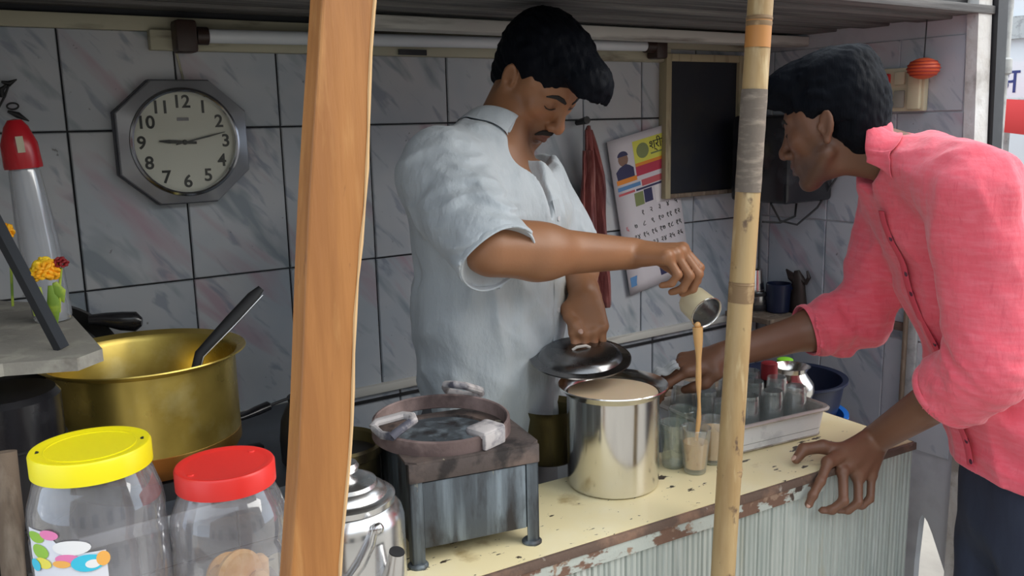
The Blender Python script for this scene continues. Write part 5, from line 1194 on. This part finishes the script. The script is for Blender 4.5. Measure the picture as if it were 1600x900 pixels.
# ================================================================== man in white shirt behind the counter
f0 = RH * math.cos(math.radians(43)) - FH * math.sin(math.radians(43)); pit = math.radians(45)
fL = f0 * math.cos(pit) - ZZ * math.sin(pit); uL = f0 * math.sin(pit) + ZZ * math.cos(pit)
rL = fL.cross(uL)
HL = Head(V((0.9788,-0.4078,1.5930)) - rL * .069, fL, uL, .93)
faceL = V((0.42, -0.91, 0)).normalized(); latL = ZZ.cross(faceL)        # latL: to his own left
nbL = V((0.9350,-0.3952,1.4643)); chL = V((0.9303,-0.4010,1.3435)); beL = V((0.9343,-0.3818,1.1696)); peL = V((0.9388,-0.3607,0.9783))
shRL = V((0.7955,-0.4491,1.4341)); elRL = V((0.7819,-0.6273,1.3115)); wrRL = V((1.0837,-0.6303,1.2768))
shLL = V((1.0617,-0.3505,1.3889)); elLL = V((1.1223,-0.4003,1.2423)); wrLL = V((1.0708,-0.5077,1.1838))
man = thing('person', 'man in white shirt behind counter, pouring tea and holding pot lid', 'person', (peL.x, peL.y, 0))
lo = (0.50, -0.90, -0.02); hi = (1.32, -0.05, 1.74)
zs = np.concatenate([np.arange(-0.02, 1.0, 0.011), np.arange(1.0, 1.76, 0.0030)])
F = Field(span(lo[0], hi[0], 0.0030), span(lo[1], hi[1], 0.0030), zs)
build_head(F, HL); build_neck(F, HL, nbL, .052)
F.ecap(peL, beL, latL, (.145, .10), (.135, .095), .03); F.ecap(beL, chL, latL, (.135, .095), (.155, .10), .03); F.ecap(chL, lerp(chL, nbL, .75), latL, (.150, .095), (.10, .06), .04)
F.cap(lerp(nbL, shRL, .3), shRL, .042, .05, .03); F.cap(lerp(nbL, shLL, .4), shLL, .034, .045, .03)
arm(F, shRL, elRL, wrRL, (.052, .046, .0425, .0285)); arm(F, shLL, elLL, wrLL, (.05, .043, .040, .027))
tipsA, atA = build_hand(F, wrRL, IR * .86 - IF * .46 - IU * .02, -IU * .92 + IF * .30, False,
    {'index': (50, 55, 40), 'middle': (56, 58, 40), 'ring': (60, 62, 40), 'pinky': (62, 66, 40)}, ((.030, .036, .012), (.052, .040, .030), (.075, .030, .045), (.092, .018, .056)), 1.0)
tipsB, atB = build_hand(F, wrLL, -IU * .86 - IF * .42 + IR * .04, IF * .88 - IU * .42, True,
    {'index': (12, 30, 24), 'middle': (18, 34, 26), 'ring': (24, 38, 28), 'pinky': (30, 40, 28)}, ((.030, .036, .006), (.050, .036, -.004), (.072, .026, -.012), (.090, .018, -.014)), 0.95)
for sgn in (-1, 1):
    hp = peL + latL * sgn * .085 - ZZ * .02; kn = V((hp.x, hp.y, .50)) + faceL * .02; an = V((hp.x, hp.y, .09)) - faceL * .01
    F.cap(hp, kn, .078, .055, .03); F.cap(kn, an, .055, .036, .02); F.cap(an, an + faceL * .02 - ZZ * .045, .034, .03, .02); F.ecap(an - ZZ * .055, an + faceL * .15 - ZZ * .062, latL * 1.0, (.036, .03), (.04, .02), .02)
sk = (0.31, 0.145, 0.072)
body = F.mesh('body', M_skinL, head_color(HL, sk, (0.075, 0.045, 0.034), (0.20, 0.075, 0.065)))
o = inst('body', body); world_part(o, man); bodyL_t = surf(body)
for nm in ('thumb',): nail(tipsB, nm, -IF * .8 + IU * .5, M_nail, man)
def brows(H, tree, t_):
    for sx in (-1, 1):
        pts = [(sx * .011, .105, .0285), (sx * .022, .1, .034), (sx * .034, .095, .0365), (sx * .044, .09, .0335), (sx * .052, .085, .0275)]
        P = []
        for p in pts:
            q = H.p(*p); hit = tree.ray_cast(q + H.f * .02, -H.f); P.append((hit[0] if hit[0] is not None else q) + H.f * .0006)
        o = MB().tube(P, [(.0026, .0022), (.0048, .0022), (.0046, .0020), (.0036, .0018), (.0014, .0010)], 10, flat=H.u).obj('eyebrow', M_brow); world_part(o, t_)
        P = []
        for p in [(sx * .0185, .1, .0072), (sx * .026, .1, .0040), (sx * .034, .1, .0034), (sx * .042, .1, .0050), (sx * .0475, .1, .0082)]:
            q = H.p(*p); hit = tree.ray_cast(q + H.f * .02, -H.f); P.append((hit[0] if hit[0] is not None else q) + H.f * .0003)
        o = MB().tube(P, [.0007, .0013, .0015, .0014, .0007], 8).obj('eyelashes', M_brow); world_part(o, t_)
def snap(H, tree, x, z):
    q = H.p(x, .16, z); hit = tree.ray_cast(q, -H.f); return hit[0] if hit[0] is not None else H.p(x, .1, z)
brows(HL, bodyL_t, man)
mb = MB()
for sx in (-1, 1):
    P = [snap(HL, bodyL_t, sx * x, z) + HL.f * .0012 for x, z in ((.0008, -.0495), (.008, -.0505), (.016, -.0535), (.0225, -.058), (.0275, -.0645))]
    mb.tube(P, [(.0050, .0034), (.0060, .0038), (.0054, .0034), (.0042, .0026), (.0014, .0012)], 10, flat=HL.u)
o = mb.obj('moustache', M_brow); world_part(o, man)
# hair
def hair(H, lobes, h=0.0036, amp=.0045, seed=3, back=-.062, lift=.0, lump=.4):
    lo_ = [min(H.p(x, y, z)[i] for x in (-.11, .11) for y in (-.14, .2) for z in (-.1, .2)) for i in range(3)]; hi_ = [max(H.p(x, y, z)[i] for x in (-.11, .11) for y in (-.14, .2) for z in (-.1, .2)) for i in range(3)]
    F = Field(*[span(lo_[i], hi_[i], h) for i in range(3)]); c = H.sc
    F.ell(H.p(0, -.014, .050), [.083 * c, .103 * c, .092 * c], H.M, .01)
    F.ell(H.p(0, -.055, -.01), [.066 * c, .050 * c, .066 * c], H.M, .02)
    for p, r in lobes: F.ell(H.p(*p), [q * c for q in r], H.M, .02)
    # hairline: clear the face, the ears and the neck
    F.ell(H.p(0, .135, -.018 + lift), [.125 * c, .088 * c, .100 * c], H.M, .006, True)
    F.ell(H.p(0, .070, -.085 + lift), [.125 * c, .064 * c, .095 * c], H.M, .006, True)
    for sx in (-1, 1): F.ell(H.p(sx * .088, -.004, -.010), [.034 * c, .024 * c, .042 * c], H.M, .004, True); F.ell(H.p(sx * .075, .01, -.075), [.05 * c, .05 * c, .06 * c], H.M, .006, True)
    P0 = H.p(0, 0, back); F.plane(P0, -H.u + H.f * .25, lo_, hi_, .006)
    def fn(P):
        q = H.inv(P); s = np.stack([q[:, 0] * 1.0, q[:, 1] * .35, q[:, 2] * .55], 1)
        return amp * (.6 * wob(s, 300, seed) + .6 * wob(s, 620, seed + 1) + lump * wob(q, 60, seed + 2))
    F.displace(fn, .02)
    return F.mesh('hair', M_hair, smooth=1)
hm = hair(HL, [((0, .060, .098), (.062, .050, .040)), ((0, .108, .098), (.050, .034, .042)), ((-.006, .128, .082), (.040, .026, .038)), ((0, -.01, .108), (.072, .08, .038)), ((0, -.06, .05), (.07, .055, .08))])
o = inst('hair', hm); world_part(o, man)
# shirt
F = Field(span(0.50, 1.22, 0.0042), span(-0.78, -0.04, 0.0042), span(0.86, 1.62, 0.0042))
F.ecap(peL - ZZ * .10, beL, latL, (.172, .128), (.172, .130), .04); F.ecap(beL, chL, latL, (.172, .130), (.176, .122), .04); F.ecap(chL, lerp(chL, nbL, .70), latL, (.172, .115), (.11, .082), .05)
F.cap(lerp(nbL, shRL, .28), shRL, .062, .066, .05); F.cap(lerp(nbL, shLL, .35), shLL, .046, .062, .04)
F.cap(nbL - ZZ * .02, nbL + ZZ * .004, .066, .062, .03)
cuA = lerp(shRL, elRL, .86)
axA = (elRL - shRL).normalized(); F.cap(shRL, cuA + axA * .055, .072, .067, .04); F.cap(shRL - ZZ * .03 - RH * .012, lerp(shRL, cuA, .7) - RH * .012, .062, .058, .04)
cuB = lerp(shLL, elLL, .95); F.cap(shLL, cuB, .068, .062, .04)
fo = faceL
def foldsL(P):
    tA, dA = seg_t(P, shRL, cuA); wA = np.exp(-(dA / .10) ** 4)
    sA = np.stack([P @ arr(RH) * .55 + P @ arr(ZZ) * .55, P @ arr(FH) * .4, P @ arr(ZZ) * 1.1 - P @ arr(RH) * .25], 1)
    d = wA * (.0060 * ridge(sA, 95, 1) * 1.25 + .0030 * wob(sA, 190, 2)) * (.55 + .55 * tA)
    sT = np.stack([P[:, 0], P[:, 1], P[:, 2] * .28], 1)
    d += (1 - wA) * (.0062 * ridge(sT, 62, 3) + .0028 * wob(sT, 130, 4))
    sD = np.stack([P @ arr(latL) * .9 + P[:, 2] * .9, P @ arr(faceL) * .3, P[:, 2] * .2 - P @ arr(latL) * .2], 1)
    return d + (1 - wA) * .0045 * ridge(sD, 60, 6) - .003
F.displace(foldsL, .03)
# open throat, cuffs and hem
tv = (fo * .8 + ZZ * .2).normalized()
F.cap(nbL + ZZ * .06, nbL - ZZ * .03, .056, .052, .008, True); F.ell(HL.p(0, .05, -.11), (.075, .075, .075), None, .01, True); F.ell(V((1.0065,-0.4846,1.4996)), (.056, .056, .056), None, .01, True); F.ell(V((0.9642,-0.4976,1.4787)), (.050, .050, .050), None, .008, True); F.ell(V((1.0378,-0.4252,1.4757)), (.060, .060, .056), None, .008, True)
F.ecap(nbL + fo * .06 + ZZ * .03, lerp(nbL, chL, .95) + fo * .135, latL, (.040, .050), (.006, .020), .006, True)
for a_, b_, r_ in ((shRL, elRL, .0575), (shLL, elLL, .052)):
    ax_ = (V(b_) - V(a_)).normalized(); c_ = lerp(a_, b_, .88)
    F.plane(c_, ax_, [c_[i] - .105 for i in range(3)], [c_[i] + .105 for i in range(3)], .003) if False else None
F.cap(cuA + axA * .100, cuA + axA * .24, .082, .085, .003, True)
shm = F.mesh('shirt', M_shirtL); o = inst('shirt', shm); world_part(o, man); shL_t = surf(shm)
# rolled hem of the sleeve
ring = []
u_ = axA.orthogonal().normalized(); w_2 = axA.cross(u_)
for k in range(40):
    a = 2 * math.pi * k / 40; dd = u_ * math.cos(a) + w_2 * math.sin(a); c_ = cuA + axA * (.048 + .003 * math.sin(a * 3)); ring.append(c_ + dd * (.0650 + .0015 * math.sin(2 * a + 1)))
o = MB().tube(ring, [(.0060, .0026)] * 40, 8, flat=axA, closed=True).obj('sleeve_hem', M_shirtL); world_part(o, man)
# collar
axN = (HL.p(0, -.03, -.06) - nbL).normalized()
def colL(s):
    a = math.radians(64 + (318 - 64) * s); dd = (fo * math.cos(a) + latL * math.sin(a)); dd = (dd - axN * dd.dot(axN)).normalized()
    p = nbL + axN * (.012 + .012 * (1 - math.cos(a)) * .5) + dd * (.062 + .004 * math.cos(a))
    e = max(0, 1 - min(s, 1 - s) / .16); return p, dd, axN, .036 + .026 * e
o = collar_mesh(colL, tree=shL_t).obj('collar', M_shirtL, sharp=80); md = o.modifiers.new('thick', 'SOLIDIFY'); md.thickness = .0022; md = o.modifiers.new('sub', 'SUBSURF'); md.levels = md.render_levels = 1; world_part(o, man)
# button band along the right front edge and side seam
def snapf(tree, p, d, off=.0012):
    hit = tree.ray_cast(V(p) + V(d) * .3, -V(d)); return (hit[0] + V(d) * off, hit[1]) if hit[0] is not None else (V(p), V(d))
pts = [snapf(shL_t, lerp(nbL, chL, .75).lerp(peL - ZZ * .05, s) + latL * (.022 - .012 * s), fo)[0] for s in [k / 24 for k in range(25)]]
o = MB().tube(pts, [(.0022, .013)] * len(pts), 8, flat=fo).obj('button_band', M_shirtL); world_part(o, man)
for k in range(5):
    p, nn = snapf(shL_t, lerp(nbL, chL, .75).lerp(peL - ZZ * .05, .08 + .2 * k) + latL * .018, fo, .0035)
    o = MB().lathe([(0, .001), (.0045, .001), (.005, 0), (.0045, -.001)], 16, frame(p, latL, fo)).obj('button', M_whitebutton); world_part(o, man)
# trousers, sandals
F = Field(span(0.60, 1.22, 0.008), span(-0.75, -0.02, 0.008), span(0.05, 1.0, 0.008))
for sgn in (-1, 1):
    hp = peL + latL * sgn * .085 - ZZ * .03; kn = V((hp.x, hp.y, .50)) + faceL * .02; an = V((hp.x, hp.y, .10)) - faceL * .01
    F.cap(hp, kn, .095, .080, .03); F.cap(kn, an, .080, .072, .02)
F.ecap(peL - ZZ * .04, peL - ZZ * .10, latL, (.155, .112), (.15, .11), .03)
o = inst('trousers', F.mesh('trousers', M_greytrouser)); world_part(o, man)
def sandals(root, pe, lat, face):
    for sgn in (-1, 1):
        hp = pe + lat * sgn * .085; c = V((hp.x, hp.y, 0)) + face * .06
        mb = MB(); M = frame((c.x, c.y, 0), face, ZZ)
        mb.prism([(.135 * math.cos(a) + .0, (.046 + .006 * math.cos(a)) * math.sin(a)) for a in [2 * math.pi * k / 28 for k in range(28)]], 0.0, .018, M); o = mb.obj('sandal', M_sandal, smooth=False); world_part(o, root)
sandals(man, peL, latL, faceL)
print('L arm', (elRL - shRL).length, (wrRL - elRL).length, (elLL - shLL).length, (wrLL - elLL).length)
# ================================================================== young man in pink shirt leaning on the counter from outside
f0 = -RH * math.cos(math.radians(37)) + FH * math.sin(math.radians(37)); pit = math.radians(15)
fR = f0 * math.cos(pit) - ZZ * math.sin(pit); uR = f0 * math.sin(pit) + ZZ * math.cos(pit); rR = fR.cross(uR)
HR = Head(V((1.3767,-0.8094,1.4951)) + rR * .068, fR, uR, .92)
faceR = (-RH + FH * .05).normalized(); latR = ZZ.cross(faceR)
nbR = V((1.5055,-0.8791,1.4363)); upR = V((1.5609,-0.9110,1.3525)); chR = V((1.6279,-0.9685,1.2174)); waR = V((1.6764,-1.0354,1.0128)); peR = V((1.7000,-1.0920,0.8341))
shNR = V((1.4292,-1.0643,1.3942)); elNR = V((1.4746,-1.0892,1.0951)); wrNR = V((1.5010,-0.8699,0.8952))
shFR = V((1.6324,-0.8165,1.3593)); elFR = V((1.6234,-0.7455,1.1044)); wrFR = V((1.3398,-0.6183,1.0373))
boy = thing('person', 'young man in pink shirt leaning on counter, reaching into tray', 'person', (peR.x, peR.y, -0.05))
xs = span(1.02, 1.80, 0.0031); ys = span(-1.34, -0.52, 0.0031); zs = np.concatenate([np.arange(-0.07, .80, .011), np.arange(.80, 1.74, .0031)])
F = Field(xs, ys, zs)
build_head(F, HR, .96); build_neck(F, HR, nbR, .046)
lx = latR
F.ecap(peR, waR, lx, (.13, .10), (.115, .088), .03); F.ecap(waR, chR, lx, (.115, .088), (.120, .090), .03); F.ecap(chR, upR, lx, (.120, .090), (.10, .060), .03); F.ecap(upR, nbR, lx, (.09, .055), (.042, .040), .02)
F.cap(lerp(nbR, shNR, .45), shNR, .036, .045, .03); F.cap(lerp(nbR, shFR, .45), shFR, .036, .045, .03)
arm(F, shNR, elNR, wrNR, (.05, .043, .0395, .0275)); arm(F, shFR, elFR, wrFR, (.048, .041, .040, .027))
tipsN = build_hand_pts(F, wrNR, ((1.3684,-0.8606,0.8770), (1.3991,-0.8716,0.8551), (1.4364,-0.8798,0.8381), (1.4733,-0.8839,0.8328)),
    (((1.3358,-0.8693,0.8501), (1.3144,-0.8697,0.8281), (1.3066,-0.8680,0.8120)), ((1.3725,-0.8946,0.8099), (1.3568,-0.8819,0.7918), (1.3468,-0.8683,0.7896)),
     ((1.4158,-0.8965,0.7950), (1.4023,-0.8846,0.7801), (1.3913,-0.8715,0.7784)), ((1.4572,-0.8944,0.7921), (1.4447,-0.8858,0.7767), (1.4337,-0.8740,0.7741))),
    ((1.4193,-0.8543,0.8834), (1.3901,-0.8322,0.8938), (1.3591,-0.8122,0.8898), (1.3367,-0.8127,0.8747)), -IF * .8 + IU * .6, 1.0)
tipsF, atF = build_hand(F, wrFR, -IR * .93 - IU * .24 - IF * .08, -IU * .75 + IF * .30, False,
    {'index': (18, 26, 20), 'middle': (24, 30, 22), 'ring': (30, 34, 24), 'pinky': (36, 36, 24)}, ((.030, .036, .012), (.054, .036, .030), (.078, .026, .040), (.094, .016, .046)), 0.98)
for sgn in (-1, 1):
    hp = peR + latR * sgn * .085 - ZZ * .02; kn = V((hp.x, hp.y, .45)) + faceR * .02; an = V((hp.x, hp.y, .04)) - faceR * .02
    F.cap(hp, kn, .078, .055, .03); F.cap(kn, an, .055, .036, .02); F.cap(an, an + faceR * .02 - ZZ * .045, .034, .03, .02); F.ecap(an - ZZ * .055, an + faceR * .15 - ZZ * .062, latR, (.036, .03), (.04, .02), .02)
sk = (0.178, 0.084, 0.050)
body = F.mesh('body', M_skinR, head_color(HR, sk, (0.075, 0.045, 0.035), (0.15, 0.06, 0.055)))
o = inst('body', body); world_part(o, boy); bodyR_t = surf(body)
brows(HR, bodyR_t, boy)
nail(tipsN, 'index', -IF * .9 - IR * .4, M_nail, boy); nail(tipsN, 'thumb', -IR * .8 + IU * .5 - IF * .4, M_nail, boy)
hm = hair(HR, [((0, .055, .100), (.070, .060, .050)), ((0, .105, .085), (.058, .048, .048)), ((0, .135, .060), (.048, .030, .046)), ((0, -.02, .112), (.078, .088, .044)), ((0, -.062, .05), (.074, .048, .085))], seed=5, amp=.0038, lump=.25)
o = inst('hair', hm); world_part(o, boy)
# shirt
F = Field(span(1.10, 1.90, 0.0044), span(-1.42, -0.62, 0.0044), span(.80, 1.62, 0.0044))
F.ecap(peR + ZZ * .03, waR, lx, (.168, .134), (.150, .122), .04); F.ecap(waR, chR, lx, (.150, .122), (.150, .120), .04); F.ecap(chR, upR, lx, (.150, .120), (.132, .090), .04); F.ecap(upR, lerp(upR, nbR, .55), lx, (.125, .088), (.085, .068), .04)
F.ecap(peR + ZZ * .03, peR - ZZ * .05, lx, (.168, .134), (.176, .142), .04)
_tm = F.mesh('torso_probe'); torso_t = surf(_tm); bpy.data.meshes.remove(_tm)
F.cap(lerp(nbR, shNR, .35), shNR, .062, .066, .05); F.cap(lerp(nbR, shFR, .35), shFR, .060, .064, .05)
cuN = lerp(elNR, wrNR, .24); cuF = lerp(elFR, wrFR, .30)
F.cap(shNR, lerp(shNR, elNR, .3), .070, .068, .03); F.cap(lerp(shNR, elNR, .25), elNR, .068, .063, .012); axn = (wrNR - elNR).normalized(); axf = (wrFR - elFR).normalized(); F.cap(elNR, cuN + axn * .035, .062, .061, .03); F.cap(lerp(shNR, elNR, .25) + RH * .012, lerp(shNR, elNR, .85) + RH * .018, .064, .062, .012)
F.cap(shFR, elFR, .066, .053, .03); F.cap(elFR, cuF + axf * .035, .052, .050, .03);
F.cap(cuN - axn * .022, cuN + axn * .032, .0655, .0655, .003); F.cap(cuF - axf * .022, cuF + axf * .032, .0535, .0535, .003)
F.cap(cuF - ZZ * .045 + RH * .035, cuF - ZZ * .050 + RH * .058, .014, .010, .012)
def foldsR(P):
    d = 0
    for a_, b_, c_ in ((shNR, elNR, cuN), (shFR, elFR, cuF)):
        t1, d1 = seg_t(P, a_, b_); t2, d2 = seg_t(P, b_, c_); w1 = np.exp(-(d1 / .095) ** 4); w2 = np.exp(-(d2 / .085) ** 4); w1 = w1 * (1 - w2)
        ax_ = arr((V(b_) - V(a_)).normalized()); s = P * .75 - np.outer(P @ ax_, ax_) * .50
        d = d + w1 * (.0075 * ridge(s, 75, 1) + .002 * wob(P, 140, 8))
        ax2 = arr((V(c_) - V(b_)).normalized()); s2 = P * .35 + np.outer(P @ ax2, ax2) * 1.0
        d = d + w2 * (.0060 * ridge(s2, 85, 2) + .0025 * wob(P, 110, 9))
        d = d + .0055 * np.exp(-(d1 / .085) ** 4) * np.exp(-((t1 - 1) / .16) ** 2) * ridge(P * .4 + np.outer(P @ ax_, ax_) * 1.0, 75, 3)
    t1, d1 = seg_t(P, shNR, elNR); wA = np.exp(-(d1 / .10) ** 4)
    axs = arr((chR - waR).normalized()); sT = P - np.outer(P @ axs, axs) * .72; sD = P @ arr(axs)
    s3 = np.stack([P @ arr(RH) * .5 + P[:, 2] * .9, P @ arr(FH) * .5, P @ arr(RH) * .3], 1)
    return d + (1 - wA) * (.0060 * ridge(sT, 55, 4) + .0065 * ridge(s3, 52, 6)) - .003
F.displace(foldsR, .03)
axNR = (HR.p(0, -.03, -.06) - nbR).normalized()
F.cap(nbR + axNR * .06, nbR - axNR * .02, .056, .052, .008, True)
F.ecap(nbR + faceR * .055 - ZZ * .01, lerp(nbR, upR, .6) + faceR * .12 - ZZ * .03, lx, (.034, .05), (.010, .02), .006, True)
F.cap(cuN + axn * .082, cuN + axn * .24, .080, .085, .003, True); F.cap(cuF + axf * .074, cuF + axf * .24, .070, .075, .003, True)
# slanting hem with rounded tails, hollow underneath
F.plane(peR + ZZ * .012, -ZZ + faceR * .10, (1.1, -1.42, .80), (1.9, -.62, 1.05), .004)
F.ell(peR - ZZ * .005, (.155, .155, .06), None, .01, True)
shm = F.mesh('shirt', M_shirtR); o = inst('shirt', shm); world_part(o, boy); shR_t = surf(shm)
def colR(s):
    a = math.radians(30 + (330 - 30) * s); dd = (faceR * math.cos(a) + latR * math.sin(a)); dd = (dd - axNR * dd.dot(axNR)).normalized()
    p = nbR + axNR * (.026 + .012 * (1 - math.cos(a)) * .5) + dd * (.0640 - .0035 * math.cos(a))
    e = max(0, 1 - min(s, 1 - s) / .20); return p, dd, axNR, .046 + .026 * e
o = collar_mesh(colR, 44, .038, shR_t).obj('collar', M_shirtR, sharp=80); md = o.modifiers.new('thick', 'SOLIDIFY'); md.thickness = .0026; md = o.modifiers.new('sub', 'SUBSURF'); md.levels = md.render_levels = 1; world_part(o, boy)
# button band down the front, buttons, pocket
fdir = (faceR * .88 - FH * .47).normalized()
axpts = [upR, chR, waR, peR]
def frontp(s, side=.0):
    k = min(2, int(s * 3)); c = axpts[k].lerp(axpts[k + 1], s * 3 - k); return snapf(torso_t, c + latR * side, faceR, .0075)
pts = [frontp(.02 + .90 * k / 34, .042)[0] for k in range(35)]
o = MB().tube(pts, [(.0020, .0150)] * len(pts), 8, flat=faceR).obj('button_band', M_shirtRin); world_part(o, boy)
for s_ in (.14, .30, .37, .52, .58, .83, .90):
    p, nn = frontp(s_, .050); p = p + faceR * .001
    if nn.dot(faceR) < 0: nn = -nn
    o = MB().lathe([(0, .0030), (.0045, .0030), (.0056, .0018), (.0056, 0)], 18, frame(p, latR, (nn + faceR).normalized())).obj('button', M_button); world_part(o, boy)
# sleeve hems
for c_, ax_, r_, nm in ((cuN, axn, .0580, 'sleeve_hem'), (cuF, axf, .0462, 'sleeve_hem')):
    u_ = ax_.orthogonal().normalized(); w_2 = ax_.cross(u_); ring = []
    for k in range(40):
        a = 2 * math.pi * k / 40; ring.append(c_ + ax_ * (.030 + .003 * math.sin(a * 2)) + (u_ * math.cos(a) + w_2 * math.sin(a)) * (r_ + .006 + .0015 * math.sin(3 * a)))
    o = MB().tube(ring, [(.0075, .0030)] * 40, 8, flat=ax_, closed=True).obj(nm, M_shirtR); world_part(o, boy)
F = Field(span(1.25, 1.92, 0.008), span(-1.45, -0.70, 0.008), span(-0.02, 1.02, 0.008))
for sgn in (-1, 1):
    hp = peR + latR * sgn * .088 - ZZ * .03; kn = V((hp.x, hp.y, .45)) + faceR * .025; an = V((hp.x, hp.y, .03)) - faceR * .02
    F.cap(hp, kn, .100, .082, .03); F.cap(kn, an, .080, .070, .02)
F.ecap(peR + ZZ * .02, peR - ZZ * .08, latR, (.160, .118), (.16, .12), .03)
F.displace(lambda P: .004 * ridge(np.stack([P[:, 0], P[:, 1], P[:, 2] * .6], 1), 40, 2), .03)
o = inst('trousers', F.mesh('trousers', M_denim)); world_part(o, boy)
for c in list(boy.children): pass
sd_root = boy
for sgn in (-1, 1):
    hp = peR + latR * sgn * .085; c = V((hp.x, hp.y, 0)) + faceR * .06; M = frame((c.x, c.y, -0.05), faceR, ZZ)
    mb = MB(); mb.prism([(.135 * math.cos(a), (.046 + .006 * math.cos(a)) * math.sin(a)) for a in [2 * math.pi * k / 28 for k in range(28)]], 0.0, .018, M); o = mb.obj('sandal', M_sandal, smooth=False); world_part(o, boy)
# wet rag in his far hand
rg = thing('wiping_rag', 'grey white rag held in young man far hand above tray', 'rag', (1.2500,-0.5845,1.0267))
mb = MB(); P = []; rr = random.Random(4)
for i in range(13):
    a = i / 12; row = []
    for j in range(9):
        b = j / 8 - .5
        row.append(-RH * (.050 * a) + FH * (b * .05 * (1 - .3 * a)) - ZZ * (.022 * a * a + .006 * math.sin(b * 14 + a * 4)) + V((0, 0, .004 * math.sin(a * 9))))
    P.append(row)
o = mb.grid(P).obj('cloth', pm('damp_grey_cloth', (0.42, 0.44, 0.45), .8, bmp=(200, .3, .003)), rg); md = o.modifiers.new('thick', 'SOLIDIFY'); md.thickness = .004; md = o.modifiers.new('sub', 'SUBSURF'); md.levels = md.render_levels = 1
print('R arm', (elNR - shNR).length, (wrNR - elNR).length, (elFR - shFR).length, (wrFR - elFR).length)
S.cycles.use_denoising = True
